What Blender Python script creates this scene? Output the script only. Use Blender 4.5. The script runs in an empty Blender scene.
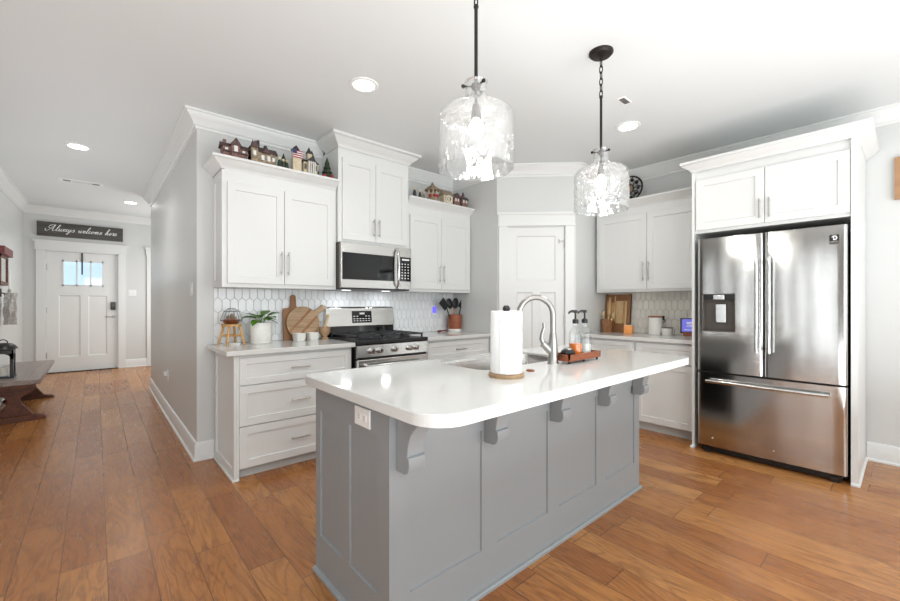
import bpy, bmesh, math, random
from mathutils import Vector, Matrix, Euler
from math import pi, sin, cos, radians as R
random.seed(7)
SC = bpy.context.scene
COL = SC.collection

# ------------------------------------------------------------------ camera
F = 403.5
YAW = math.atan2(354, 403.5)
cd = bpy.data.cameras.new('camera')
cam = bpy.data.objects.new('camera', cd)
COL.objects.link(cam)
cam.location = (0, 0, 1.24)
cam.rotation_euler = (pi/2, 0, -YAW)
cd.sensor_width = 36
cd.lens = F/900*36
cd.shift_y = 3.5/900
cd.clip_start = 0.05
SC.camera = cam

# ------------------------------------------------------------------ view, world, window daylight, added fill lights
SC.view_settings.view_transform = 'Standard'
SC.view_settings.look = 'None'
SC.view_settings.exposure = 0.36
SC.view_settings.gamma = 1.0
SC.view_settings.use_curve_mapping = False
W = bpy.data.worlds.new('sky')
SC.world = W
W.use_nodes = True
W.node_tree.nodes['Background'].inputs[0].default_value = (.76, .89, 1.0, 1)
W.node_tree.nodes['Background'].inputs[1].default_value = 1.35


def area_light(name, loc, rot, sx, sy, power, col=(1, 1, 1)):
    l = bpy.data.lights.new(name, 'AREA')
    l.shape = 'RECTANGLE'; l.size = sx; l.size_y = sy; l.energy = power; l.color = col
    o = bpy.data.objects.new(name, l); COL.objects.link(o)
    o.location = loc; o.rotation_euler = rot
    return o


DAY = (.96, .985, 1.0)
REAR_WIN = [(-1.9, 1.5), (0.4, 1.5), (2.7, 1.5)]          # centre x, width on the wall behind the camera
LEFT_SLIT_WIN = [(0.55, .08), (0.95, .1), (1.5, .07), (2.1, .1), (2.9, .08), (3.7, .12)]   # centre y, width of unseen slits, narrowed to put thin streaks on the fridge
for x, w in REAR_WIN:
    area_light('daylight_rear', (x, -3.26, 1.45), (R(90), 0, 0), w, 1.7, 27, DAY)
for y, w in LEFT_SLIT_WIN:
    area_light('daylight_slit_left', (-3.46, y, 1.2), (R(90), 0, R(-90)), w, 2.2, 3.5, DAY)

area_light('foyer_fill', (1.66, 8.35, 1.5), (R(90), 0, R(90)), 1.2, 1.6, 22, DAY)  # fill added to brighten the hall; the foyer wall has no window
# added fill lights facing up, to brighten the living room and hall ceilings
area_light('ceiling_fill', (.2, -1.2, .45), (R(180), 0, 0), 6.4, 2.8, 178, (.90, .96, 1))
area_light('ceiling_fill_hall', (-.15, 5.2, 1.45), (R(180), 0, 0), 1.0, 4.0, 9, (.90, .96, 1))

# ------------------------------------------------------------------ materials


def srgb(r, g, b):
    f = lambda c: (c/255/12.92) if c/255 <= .04045 else ((c/255+.055)/1.055)**2.4
    return (f(r), f(g), f(b), 1)


class NT:
    """small node-tree helper"""
    def __init__(self, name):
        self.m = bpy.data.materials.new(name); self.m.use_nodes = True
        self.t = self.m.node_tree; self.t.nodes.clear()
        self.out = self.n('ShaderNodeOutputMaterial')

    def n(self, typ, **kw):
        nd = self.t.nodes.new(typ)
        for k, v in kw.items():
            setattr(nd, k, v)
        return nd

    def l(self, a, b):
        self.t.links.new(a, b)

    def val(self, sock, v):
        if hasattr(v, 'is_linked') or isinstance(v, bpy.types.NodeSocket):
            self.l(v, sock)
        else:
            sock.default_value = v

    def math(self, op, a, b=0.0, c=0.0):
        nd = self.n('ShaderNodeMath', operation=op)
        self.val(nd.inputs[0], a); self.val(nd.inputs[1], b)
        if op in ('MULTIPLY_ADD',):
            self.val(nd.inputs[2], c)
        return nd.outputs[0]

    def mix(self, fac, a, b, blend='MIX'):
        nd = self.n('ShaderNodeMix', data_type='RGBA', blend_type=blend)
        self.val(nd.inputs[0], fac); self.val(nd.inputs[6], a); self.val(nd.inputs[7], b)
        return nd.outputs[2]

    def noise(self, vec, scale, detail=2, rough=.5, dist=0):
        nd = self.n('ShaderNodeTexNoise')
        if vec is not None:
            self.l(vec, nd.inputs['Vector'])
        nd.inputs['Scale'].default_value = scale; nd.inputs['Detail'].default_value = detail
        nd.inputs['Roughness'].default_value = rough; nd.inputs['Distortion'].default_value = dist
        return nd.outputs['Fac']

    def coord(self, which='Object'):
        return self.n('ShaderNodeTexCoord').outputs[which]

    def mapping(self, vec, scale=(1, 1, 1), loc=(0, 0, 0), rot=(0, 0, 0)):
        nd = self.n('ShaderNodeMapping')
        self.l(vec, nd.inputs[0]); nd.inputs[1].default_value = loc; nd.inputs[2].default_value = rot; nd.inputs[3].default_value = scale
        return nd.outputs[0]

    def ramp(self, fac, stops):
        nd = self.n('ShaderNodeValToRGB')
        e = nd.color_ramp.elements
        e[0].position, e[0].color = stops[0]; e[1].position, e[1].color = stops[-1]
        for p, c in stops[1:-1]:
            x = e.new(p); x.color = c
        self.l(fac, nd.inputs[0])
        return nd.outputs[0]

    def bump(self, h, strength=.2, dist=.01):
        nd = self.n('ShaderNodeBump')
        nd.inputs['Strength'].default_value = strength; nd.inputs['Distance'].default_value = dist
        self.l(h, nd.inputs['Height'])
        return nd.outputs[0]

    def principled(self, col, rough=.5, metal=0.0, bump=None, **kw):
        p = self.n('ShaderNodeBsdfPrincipled')
        self.val(p.inputs['Base Color'], col); self.val(p.inputs['Roughness'], rough); self.val(p.inputs['Metallic'], metal)
        for k, v in kw.items():
            self.val(p.inputs[k], v)
        if bump is not None:
            self.l(bump, p.inputs['Normal'])
        self.l(p.outputs[0], self.out.inputs[0])
        return self.m


def plain(name, col, rough=.5, metal=0.0, var=.04, scale=30, **kw):
    t = NT(name)
    f = t.noise(t.coord(), scale, 3)
    k = tuple(max(0, c*(1-var)) for c in col[:3])+(1,)
    k2 = tuple(min(1, c*(1+var)) for c in col[:3])+(1,)
    c = t.ramp(f, [(.3, k), (.7, k2)])
    return t.principled(c, rough, metal, **kw)


def paint(name, col, rough=.5, bs=.04, sc=220):
    t = NT(name)
    co = t.coord()
    c = t.mix(t.noise(co, 1.3, 2), tuple(x*.985 for x in col[:3])+(1,), col)
    return t.principled(c, rough, 0, t.bump(t.noise(co, sc, 2), bs, .004))


def wood(name, c1, c2, axis=0, rough=.45, scale=9, stretch=.08):
    t = NT(name)
    sc = [1, 1, 1]; sc[axis] = stretch
    v = t.mapping(t.coord(), tuple(sc))
    n1 = t.noise(v, scale, 4, .6, 1.0)
    n2 = t.math('FRACT', t.math('MULTIPLY', n1, 7))
    f = t.math('ADD', t.math('MULTIPLY', n1, .7), t.math('MULTIPLY', n2, .3))
    return t.principled(t.ramp(f, [(.25, c1), (.75, c2)]), rough, 0, t.bump(n2, .08, .003))


def floor_mat():
    t = NT('oak_plank_floor')
    sep = t.n('ShaderNodeSeparateXYZ'); t.l(t.coord(), sep.inputs[0])
    x, y = sep.outputs[0], sep.outputs[1]
    u = t.math('DIVIDE', t.math('SUBTRACT', x, .04), .165)
    i = t.math('FLOOR', u)
    w1 = t.n('ShaderNodeTexWhiteNoise', noise_dimensions='1D'); t.l(i, w1.inputs['W'])
    v = t.math('ADD', t.math('DIVIDE', y, .92), t.math('MULTIPLY', w1.outputs[0], 7.3))
    j = t.math('FLOOR', v)
    cb = t.n('ShaderNodeCombineXYZ'); t.l(i, cb.inputs[0]); t.l(j, cb.inputs[1])
    w2 = t.n('ShaderNodeTexWhiteNoise', noise_dimensions='2D'); t.l(cb.outputs[0], w2.inputs['Vector'])
    r = w2.outputs[0]
    g = t.n('ShaderNodeCombineXYZ')
    t.l(t.math('MULTIPLY', x, 9), g.inputs[0]); t.l(t.math('MULTIPLY', y, 1.5), g.inputs[1]); t.l(t.math('MULTIPLY', r, 40), g.inputs[2])
    n1 = t.noise(g.outputs[0], .8, 3, .5, .6)
    rings = t.math('FRACT', t.math('MULTIPLY', n1, 11))
    rings = t.math('POWER', t.math('ABSOLUTE', t.math('SUBTRACT', rings, .5)), 2.0)
    g2 = t.n('ShaderNodeCombineXYZ')
    t.l(t.math('MULTIPLY', x, 60), g2.inputs[0]); t.l(t.math('MULTIPLY', y, 4), g2.inputs[1]); t.l(t.math('MULTIPLY', r, 40), g2.inputs[2])
    fine = t.noise(g2.outputs[0], 1.5, 3, .6)
    base = t.ramp(r, [(0, srgb(163, 103, 55)), (.35, srgb(176, 115, 63)), (.7, srgb(187, 127, 71)), (1, srgb(197, 139, 81))])
    c = t.mix(t.math('MULTIPLY', rings, 1.9), base, srgb(104, 60, 34))
    c = t.mix(t.math('MULTIPLY', t.math('SUBTRACT', fine, .42), 1.1), c, srgb(96, 56, 32))
    fu = t.math('ABSOLUTE', t.math('SUBTRACT', t.math('FRACT', u), .5))
    fv = t.math('ABSOLUTE', t.math('SUBTRACT', t.math('FRACT', v), .5))
    su = t.math('GREATER_THAN', fu, .487)
    sv = t.math('GREATER_THAN', fv, .4972)
    seam = t.math('MAXIMUM', su, sv)
    c = t.mix(t.math('MULTIPLY', seam, .62), c, srgb(62, 34, 20))
    h = t.math('SUBTRACT', 1.0, t.math('MULTIPLY', seam, .7))
    rough = t.math('ADD', .20, t.math('MULTIPLY', fine, .12))
    return t.principled(c, rough, 0, t.bump(h, .15, .004))


def steel(name, col=(.62, .61, .59, 1), rough=.24, axis=2, wob=.0):
    t = NT(name)
    sc = [220, 220, 220]; sc[axis] = 2
    co = t.coord()
    n = t.noise(t.mapping(co, tuple(sc)), 1, 2)
    rr = t.math('ADD', rough-.05, t.math('MULTIPLY', n, .1))
    b = t.bump(n, .015, .001)
    if wob:
        nb = t.n('ShaderNodeBump'); nb.inputs['Strength'].default_value = wob; nb.inputs['Distance'].default_value = .05
        t.l(t.noise(t.mapping(co, (1, 3.2, .9)), 2.2, 2, .5), nb.inputs['Height']); t.l(b, nb.inputs['Normal']); b = nb.outputs[0]
    return t.principled(col, rr, 1.0, b)


def quartz():
    t = NT('white_quartz')
    co = t.coord()
    c = t.ramp(t.noise(co, 220, 1), [(.3, srgb(213, 213, 210)), (.7, srgb(220, 220, 217))])
    return t.principled(c, .09, 0, **{'Specular IOR Level': .55})


def glass(name, col=(1, 1, 1, 1), rough=0.0, ior=1.45):
    t = NT(name)
    g = t.n('ShaderNodeBsdfGlass'); g.inputs['Color'].default_value = col
    g.inputs['Roughness'].default_value = rough; g.inputs['IOR'].default_value = ior
    t.l(g.outputs[0], t.out.inputs[0])
    return t.m


def thin_glass(name, tint=(.97, .99, 1, 1), refl=.10, bumpy=0.0, edge=.45, haze=0.0):
    t = NT(name)
    tr = t.n('ShaderNodeBsdfTransparent'); tr.inputs[0].default_value = tint
    gl = t.n('ShaderNodeBsdfGlossy'); gl.inputs['Roughness'].default_value = .03
    lw = t.n('ShaderNodeLayerWeight'); lw.inputs[0].default_value = .28
    if bumpy:
        b = t.bump(t.noise(t.mapping(t.coord(), (1, 1, .55)), 17, 2, .5, .8), bumpy, .02)
        t.l(b, gl.inputs['Normal']); t.l(b, lw.inputs['Normal'])
    f = t.math('ADD', t.math('MULTIPLY', lw.outputs['Facing'], edge), refl)
    mx = t.n('ShaderNodeMixShader'); t.l(f, mx.inputs[0]); t.l(tr.outputs[0], mx.inputs[1]); t.l(gl.outputs[0], mx.inputs[2])
    if haze:
        ts = t.n('ShaderNodeBsdfTranslucent'); ts.inputs[0].default_value = (1, 1, 1, 1)
        m2 = t.n('ShaderNodeMixShader'); m2.inputs[0].default_value = haze
        t.l(mx.outputs[0], m2.inputs[1]); t.l(ts.outputs[0], m2.inputs[2]); mx = m2
    t.l(mx.outputs[0], t.out.inputs[0])
    return t.m


def emit(name, col, s):
    t = NT(name)
    e = t.n('ShaderNodeEmission'); e.inputs[0].default_value = col; e.inputs[1].default_value = s
    t.l(e.outputs[0], t.out.inputs[0])
    return t.m


M = dict(
    wall=paint('grey_wall_paint', srgb(212, 213, 211), .38),
    unseen_dark=paint('taupe_unseen_wall_paint', srgb(112, 107, 100), .5),  # unseen living room walls, made dark to cut bounced light
    ceil=paint('ceiling_paint', srgb(226, 229, 229), .55),
    trim=paint('white_trim_paint', srgb(228, 229, 227), .35, .01),
    cab=paint('white_cabinet_paint', srgb(224, 225, 223), .33, .008),
    toe=paint('toe_kick_paint', srgb(205, 206, 204), .5),
    island=paint('grey_island_paint', srgb(148, 152, 154), .42, .01),
    floor=floor_mat(),
    quartz=quartz(),
    tile=plain('glazed_white_tile', srgb(232, 234, 234), .12, 0, .03, 12),
    tilew=plain('glazed_ivory_tile', srgb(240, 236, 226), .14, 0, .03, 12),
    grout=plain('grey_grout', srgb(208, 210, 211), .8),
    steel=steel('brushed_steel', rough=.25),
    fsteel=steel('fridge_steel', (.57, .565, .55, 1), .15, 2, .05),
    steelx=steel('brushed_steel_horizontal', rough=.24, axis=0),
    nickel=plain('brushed_nickel', (.42, .41, .39, 1), .28, 1.0, .05, 60),
    chrome=plain('satin_chrome', (.62, .62, .61, 1), .13, 1.0, .03, 60),
    black=plain('black_plastic', srgb(22, 22, 23), .35),
    iron=plain('cast_iron', srgb(44, 45, 48), .36),
    bglass=plain('black_glass', srgb(12, 13, 15), .05),
    bronze=plain('dark_bronze', srgb(44, 39, 36), .42, .6),
    dgrey=plain('dark_grey_plastic', srgb(86, 80, 74), .4),
    white=plain('white_plastic', srgb(240, 240, 238), .4),
    ceramic=plain('white_ceramic', srgb(234, 232, 226), .22),
    paper=plain('paper_towel', srgb(244, 244, 243), .95, 0, .02, 60),
    bulb=emit('glowing_bulb', (1, .95, .86, 1), 60),
    downlight=emit('glowing_lens', (1, .98, .94, 1), 12),
    hoodlens=emit('hood_lamp_lens', (.95, .97, 1, 1), 5),
    screen=emit('lit_screen', srgb(120, 120, 215), .8),
    nlight=emit('violet_night_light', srgb(112, 104, 245), 1.1),
    shade=thin_glass('hammered_clear_glass', (.985, .99, .99, 1), .12, .8, .6, .013),
    clear=thin_glass('clear_glass', (.98, .99, .99, 1), .03, 0, .30),
    pane=thin_glass('window_pane', (.93, .97, 1, 1), .05),
    orange=plain('orange_soap', srgb(240, 128, 36), .2, 0, .08),
    clsoap=plain('clear_soap', srgb(225, 226, 220), .15),
    walnut=wood('reddish_wood', srgb(120, 62, 36), srgb(168, 96, 58), 0),
    acacia=wood('acacia_wood', srgb(140, 110, 80), srgb(188, 158, 122), 0, .5, 14, .1),
    teak=wood('brown_board_wood', srgb(124, 80, 48), srgb(164, 116, 76), 2, .5, 16, .1),
    bamboo=wood('bamboo_wood', srgb(176, 124, 70), srgb(222, 178, 118), 2, .5, 16, .1),
    pale=wood('pale_wood', srgb(196, 160, 112), srgb(226, 196, 150), 2, .5, 14, .1),
    bench=wood('dark_stained_bench_wood', srgb(66, 32, 17), srgb(122, 68, 38), 1, .5, 8, .1),
    benchtop=wood('grey_bench_top', srgb(104, 86, 80), srgb(160, 144, 138), 1, .3, 8, .08),  # paler and greyer than the wood of the trestles
    rustic=wood('grey_rustic_board', srgb(60, 58, 55), srgb(92, 89, 84), 0, .7, 8, .05),
    copper=plain('copper_crock', srgb(150, 84, 54), .4, .1, .1, 14),
    leaf=plain('green_leaf', srgb(86, 134, 38), .4, 0, .35, 30),
    soil=plain('dark_soil', srgb(58, 44, 34), .9),
    cloth=plain('grey_knit', srgb(200, 197, 192), .95, 0, .25, 40),
    redwood=plain('red_painted_wood', srgb(112, 42, 40), .45, 0, .15, 20),
    mirror=plain('mirror_silver', (.86, .87, .88, 1), .04, 1.0, .01),
    brick=plain('rose_brick_wall', srgb(128, 96, 88), .7, 0, .5, 60),
    cream=plain('cream_plaster', srgb(206, 192, 164), .7, 0, .15, 60),
    stone=plain('tan_stone', srgb(146, 130, 108), .8, 0, .5, 60),
    roofd=plain('dark_slate_roof', srgb(66, 60, 62), .7, 0, .35, 80),
    roofb=plain('brown_shingle_roof', srgb(84, 66, 64), .7, 0, .5, 80),
    fir=plain('fir_green', srgb(48, 66, 46), .8, 0, .4, 90),
    red=plain('berry_red', srgb(158, 42, 46), .6, 0, .3, 60),
    snow=plain('frosted_snow', srgb(226, 226, 222), .8),
    flagb=plain('flag_blue', srgb(52, 62, 104), .7),
    wax=plain('white_wax', srgb(236, 230, 218), .5),
    apricot=plain('apricot_wax', srgb(246, 164, 92), .35, 0, .06, 20),
    photo=plain('tan_frame_wood', srgb(172, 132, 96), .55, 0, .1, 20),
    ext=plain('neighbour_siding', srgb(206, 214, 220), .8),
    extroof=plain('neighbour_roof', srgb(120, 132, 146), .9),
)

# ------------------------------------------------------------------ mesh helpers


def B():
    return bmesh.new()


def box(bm, x0, x1, y0, y1, z0, z1, mtx=None):
    vs = [bm.verts.new((x, y, z)) for x in (x0, x1) for y in (y0, y1) for z in (z0, z1)]
    if mtx is not None:
        for v in vs:
            v.co = mtx @ v.co
    for f in ((0, 1, 3, 2), (4, 6, 7, 5), (0, 4, 5, 1), (2, 3, 7, 6), (0, 2, 6, 4), (1, 5, 7, 3)):
        bm.faces.new([vs[i] for i in f])
    return bm


def prism(bm, pts, axis, a0, a1):
    """pts: 2D outline; axis 0: (y,z) along x, 1: (x,z) along y, 2: (x,y) along z"""
    def mk(p, a):
        return (a, p[0], p[1]) if axis == 0 else ((p[0], a, p[1]) if axis == 1 else (p[0], p[1], a))
    va = [bm.verts.new(mk(p, a0)) for p in pts]; vb = [bm.verts.new(mk(p, a1)) for p in pts]
    bm.faces.new(va); bm.faces.new(list(reversed(vb)))
    n = len(pts)
    for i in range(n):
        bm.faces.new([va[i], vb[i], vb[(i+1) % n], va[(i+1) % n]])
    return bm


def lathe(bm, prof, c=(0, 0, 0), seg=28, closed=False, wob=None):
    """prof: list of (r,z). r==0 makes a pole. closed joins the last ring to the first."""
    rings = []
    for k, (r, z) in enumerate(prof):
        if r < 1e-6:
            rings.append([bm.verts.new((c[0], c[1], c[2]+z))])
        else:
            ring = []
            for i in range(seg):
                a = 2*pi*i/seg
                rr = r + (wob(a, z, k) if wob else 0)
                ring.append(bm.verts.new((c[0]+rr*cos(a), c[1]+rr*sin(a), c[2]+z)))
            rings.append(ring)
    pairs = list(zip(rings, rings[1:]))
    if closed:
        pairs.append((rings[-1], rings[0]))
    for a, b in pairs:
        if len(a) == 1 and len(b) == 1:
            continue
        for i in range(seg):
            j = (i+1) % seg
            if len(a) == 1:
                bm.faces.new([a[0], b[j], b[i]])
            elif len(b) == 1:
                bm.faces.new([a[i], a[j], b[0]])
            else:
                bm.faces.new([a[i], a[j], b[j], b[i]])
    if not closed:
        if len(rings[0]) > 1:
            bm.faces.new(list(reversed(rings[0])))
        if len(rings[-1]) > 1:
            bm.faces.new(rings[-1])
    return bm


def tube(bm, pts, r, seg=10, closed=False):
    """round tube along points; r number or list"""
    pts = [Vector(p) for p in pts]
    n = len(pts)
    rs = r if isinstance(r, (list, tuple)) else [r]*n
    rings = []
    up = Vector((0, 0, 1))
    prev = None
    for i, p in enumerate(pts):
        if closed:
            d = pts[(i+1) % n]-pts[i-1]
        else:
            d = pts[min(i+1, n-1)]-pts[max(i-1, 0)]
        d.normalize()
        if prev is None:
            a = d.cross(up)
            if a.length < 1e-3:
                a = d.cross(Vector((1, 0, 0)))
        else:
            a = prev-d*prev.dot(d)
        a.normalize(); prev = a
        b = d.cross(a)
        rings.append([bm.verts.new(p+(a*cos(2*pi*k/seg)+b*sin(2*pi*k/seg))*rs[i]) for k in range(seg)])
    pr = list(zip(rings, rings[1:]))
    if closed:
        pr.append((rings[-1], rings[0]))
    for a, b in pr:
        for k in range(seg):
            bm.faces.new([a[k], a[(k+1) % seg], b[(k+1) % seg], b[k]])
    if not closed:
        bm.faces.new(list(reversed(rings[0]))); bm.faces.new(rings[-1])
    return bm


def sweep(bm, path, prof, side=1):
    """prof (out, z) swept along a horizontal path of (x,y,z); out is to the right of travel (side=-1: left)"""
    n = len(path)
    rows = []
    nor = []
    for i in range(n-1):
        d = Vector((path[i+1][0]-path[i][0], path[i+1][1]-path[i][1])).normalized()
        nor.append(Vector((d.y, -d.x))*side)
    for i, p in enumerate(path):
        a = nor[max(i-1, 0)]; b = nor[min(i, n-2)]
        m = (a+b); m = m/(1+a.dot(b))
        z = p[2] if len(p) > 2 else 0
        rows.append([bm.verts.new((p[0]+m.x*o, p[1]+m.y*o, z+h)) for o, h in prof])
    k = len(prof)
    for a, b in zip(rows, rows[1:]):
        for i in range(k):
            bm.faces.new([a[i], a[(i+1) % k], b[(i+1) % k], b[i]])
    bm.faces.new(rows[0]); bm.faces.new(list(reversed(rows[-1])))
    return bm


def sphere(bm, c, r, sx=1, sy=1, sz=1, u=16, v=10):
    prof = [(r*sin(pi*i/v) if 0 < i < v else 0, -r*cos(pi*i/v)) for i in range(v+1)]
    st = len(bm.verts)
    lathe(bm, prof, (0, 0, 0), u)
    bm.verts.ensure_lookup_table()
    for vv in bm.verts[st:]:
        vv.co = Vector((c[0]+vv.co.x*sx, c[1]+vv.co.y*sy, c[2]+vv.co.z*sz))
    return bm


def xf(bm, mtx, start=0):
    bm.verts.ensure_lookup_table()
    for v in bm.verts[start:]:
        v.co = mtx @ v.co
    return bm


def shaker(bm, x0, x1, z0, z1, yf, t=.02, rail=.058, rec=.009, ch=.003):
    """framed panel door facing -y with a recessed centre"""
    def loop(xa, xb, za, zb, y):
        return [bm.verts.new(p) for p in ((xa, y, za), (xb, y, za), (xb, y, zb), (xa, y, zb))]
    e = .0015
    L = [loop(x0, x1, z0, z1, yf+t), loop(x0, x1, z0, z1, yf+e), loop(x0+e, x1-e, z0+e, z1-e, yf),
         loop(x0+rail, x1-rail, z0+rail, z1-rail, yf), loop(x0+rail+ch, x1-rail-ch, z0+rail+ch, z1-rail-ch, yf+rec)]
    for a, b in zip(L, L[1:]):
        for i in range(4):
            bm.faces.new([a[i], a[(i+1) % 4], b[(i+1) % 4], b[i]])
    bm.faces.new(L[-1]); bm.faces.new(list(reversed(L[0])))
    return bm


def panelled(bm, x0, x1, z0, z1, yf, t, panels, rec=.01, ch=.006):
    """slab facing -y with rectangular recessed panels (px0,px1,pz0,pz1); gaps None"""
    xs = sorted({x0, x1, *[p[0] for p in panels], *[p[1] for p in panels]})
    zs = sorted({z0, z1, *[p[2] for p in panels], *[p[3] for p in panels]})
    V = {}
    def v(x, y, z):
        k = (round(x, 5), round(y, 5), round(z, 5))
        if k not in V:
            V[k] = bm.verts.new((x, y, z))
        return V[k]
    for xa, xb in zip(xs, xs[1:]):
        for za, zb in zip(zs, zs[1:]):
            cx, cz = (xa+xb)/2, (za+zb)/2
            if any(p[0] < cx < p[1] and p[2] < cz < p[3] for p in panels):
                continue
            bm.faces.new([v(xa, yf, za), v(xb, yf, za), v(xb, yf, zb), v(xa, yf, zb)])
    for p in panels:
        a = [v(p[0], yf, p[2]), v(p[1], yf, p[2]), v(p[1], yf, p[3]), v(p[0], yf, p[3])]
        # outer ring along every grid vertex is not needed: panels own whole grid cells
        b = [bm.verts.new(q) for q in ((p[0]+ch, yf+rec, p[2]+ch), (p[1]-ch, yf+rec, p[2]+ch), (p[1]-ch, yf+rec, p[3]-ch), (p[0]+ch, yf+rec, p[3]-ch))]
        for i in range(4):
            bm.faces.new([a[i], a[(i+1) % 4], b[(i+1) % 4], b[i]])
        if len(p) < 5:
            bm.faces.new(b)
    # sides and back
    q = [(x0, z0), (x1, z0), (x1, z1), (x0, z1)]
    f = [bm.verts.new((x, yf, z)) for x, z in q]; k = [bm.verts.new((x, yf+t, z)) for x, z in q]
    for i in range(4):
        bm.faces.new([f[i], k[i], k[(i+1) % 4], f[(i+1) % 4]])
    if not any(len(p) > 4 for p in panels):
        bm.faces.new(list(reversed(k)))
    return bm


def pull(bm, horizontal, c, a0, a1, yf, r=.0055, off=.03):
    """bar pull on a face at yf (facing -y). c: fixed coordinate, a0..a1 along the bar"""
    P = (lambda a, y: (a, y, c)) if horizontal else (lambda a, y: (c, y, a))
    tube(bm, [P(a0, yf-off), P(a1, yf-off)], r, 8)
    d = (a1-a0)*.12
    for a in (a0+d, a1-d):
        tube(bm, [P(a, yf-off), P(a, yf)], r*.8, 8)
    return bm


def obj(name, bm, mat, parent=None, smooth=True, bev=0.0, seg=2):
    bmesh.ops.recalc_face_normals(bm, faces=bm.faces)
    me = bpy.data.meshes.new(name)
    bm.to_mesh(me); bm.free()
    me.materials.append(mat if not isinstance(mat, str) else M[mat])
    o = bpy.data.objects.new(name, me)
    COL.objects.link(o)
    if smooth:
        me.shade_smooth()
        me.set_sharp_from_angle(angle=R(32))
    if bev:
        b = o.modifiers.new('bevel', 'BEVEL'); b.width = bev; b.segments = seg; b.limit_method = 'ANGLE'; b.angle_limit = R(40)
    if parent is not None:
        o.parent = parent
    return o


def tag(o, label, cat, group=None):
    o['label'] = label; o['category'] = cat
    if group:
        o['group'] = group
    return o


def thing(name, label, cat, loc=(0, 0, 0), rz=0, group=None):
    o = bpy.data.objects.new(name, None)
    COL.objects.link(o)
    o.empty_display_size = .1
    o.location = loc; o.rotation_euler = (0, 0, rz)
    return tag(o, label, cat, group)


def struct(name, bm, mat, **kw):
    o = obj(name, bm, mat, **kw)
    if o.parent is None:
        o['kind'] = 'structure'
    return o


def copy_tree(o, parent=None):
    c = o.copy(); COL.objects.link(c)
    if parent is not None:
        c.parent = parent
    for ch in list(o.children):
        copy_tree(ch, c)
    return c


def zo(y):
    """height offset: entry hall bent upward towards the front door to match the camera view"""
    return .0044*max(0, y-5)**2


H = 2.755
YB = 3.727      # kitchen back wall
XH = .60        # hall face of the kitchen wall
XR = 4.625      # right wall
XL = -.89       # hall left wall
YE = 9.4        # entry wall
YH = 7.3        # end of hall wall

# ------------------------------------------------------------------ shell
ys = [-3.3, 5.0] + [5+.4*i for i in range(1, 12)] + [9.6]


def sheet(z0, t, xa, xb):
    bm = B()
    prev = None
    for y in ys:
        z = z0+zo(y)  # hall floor and ceiling bent off level to match the camera view
        ring = [bm.verts.new(p) for p in ((xa, y, z), (xb, y, z), (xb, y, z+t), (xa, y, z+t))]
        if prev:
            for i in range(4):
                bm.faces.new([prev[i], prev[(i+1) % 4], ring[(i+1) % 4], ring[i]])
        else:
            bm.faces.new(ring)
        prev = ring
    bm.faces.new(list(reversed(prev)))
    return bm


struct('floor', sheet(-.1, .1, -3.6, 4.9), 'floor', smooth=False)
struct('ceiling', sheet(H, .1, -3.6, 4.9), 'ceil', smooth=False)
ZT = H+.14
struct('wall_hall', box(B(), XH, 1.7, YB, YH, 0, ZT), 'wall', smooth=False)
struct('wall_kitchen', box(B(), 1.7, 3.44, YB, YB+.12, 0, ZT), 'wall', smooth=False)
struct('wall_nook', box(B(), 3.32, 3.44, 3.0, YB, 0, ZT), 'wall', smooth=False)
PA = Vector((3.32, 3.0)); PB = Vector((3.93, 2.40)); PD = (PB-PA); PL = PD.length; PANG = math.atan2(PD.y, PD.x)
PM = Matrix.Translation((PA.x, PA.y, 0)) @ Matrix.Rotation(PANG, 4, 'Z')
# pantry wall: pieces around the door opening (local x along the wall, room side is -y)
DW0, DW1, DHT = .112, .742, 2.09
bm = B()
box(bm, 0, DW0, 0, .1, 0, ZT, PM); box(bm, DW1, PL, 0, .1, 0, ZT, PM); box(bm, DW0, DW1, 0, .1, DHT, ZT, PM)
struct('wall_pantry', bm, 'wall', smooth=False)
struct('wall_return', box(B(), 3.93, XR+.12, 2.40, 2.5, 0, ZT), 'wall', smooth=False)
struct('wall_right', box(B(), XR, XR+.12, -3.3, 2.40, 0, ZT), 'wall', smooth=False)
struct('wall_left', box(B(), XL-.12, XL, 5.0, YE, 0, ZT), 'wall', smooth=False)
struct('wall_living', box(B(), -3.5, XL-.12, 5.0, 5.12, 0, ZT), 'unseen_dark', smooth=False)
struct('wall_foyer', box(B(), 1.7, 1.82, YH-.2, YE, 0, ZT), 'wall', smooth=False)
# entry wall with the front door opening
ED0, ED1, EDH = -.64, .31, 2.055
bm = B()
box(bm, XL-.12, ED0, YE, YE+.15, 0, ZT); box(bm, ED1, 1.82, YE, YE+.15, 0, ZT); box(bm, ED0, ED1, YE, YE+.15, EDH+zo(YE), ZT)
struct('wall_entry', bm, 'wall', smooth=False)


def holed_wall(name, along_x, fixed, t, a0, a1, wins, zb, zt, mat='wall'):
    bm = B()
    bx = (lambda p, q, z0, z1: box(bm, p, q, fixed-t, fixed, z0, z1)) if along_x else (lambda p, q, z0, z1: box(bm, fixed-t, fixed, p, q, z0, z1))
    bx(a0, a1, 0, zb); bx(a0, a1, zt, ZT)
    c = a0
    for m, w in wins:
        bx(c, m-w/2, zb, zt); c = m+w/2
    bx(c, a1, zb, zt)
    struct(name, bm, mat, smooth=False)


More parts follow.
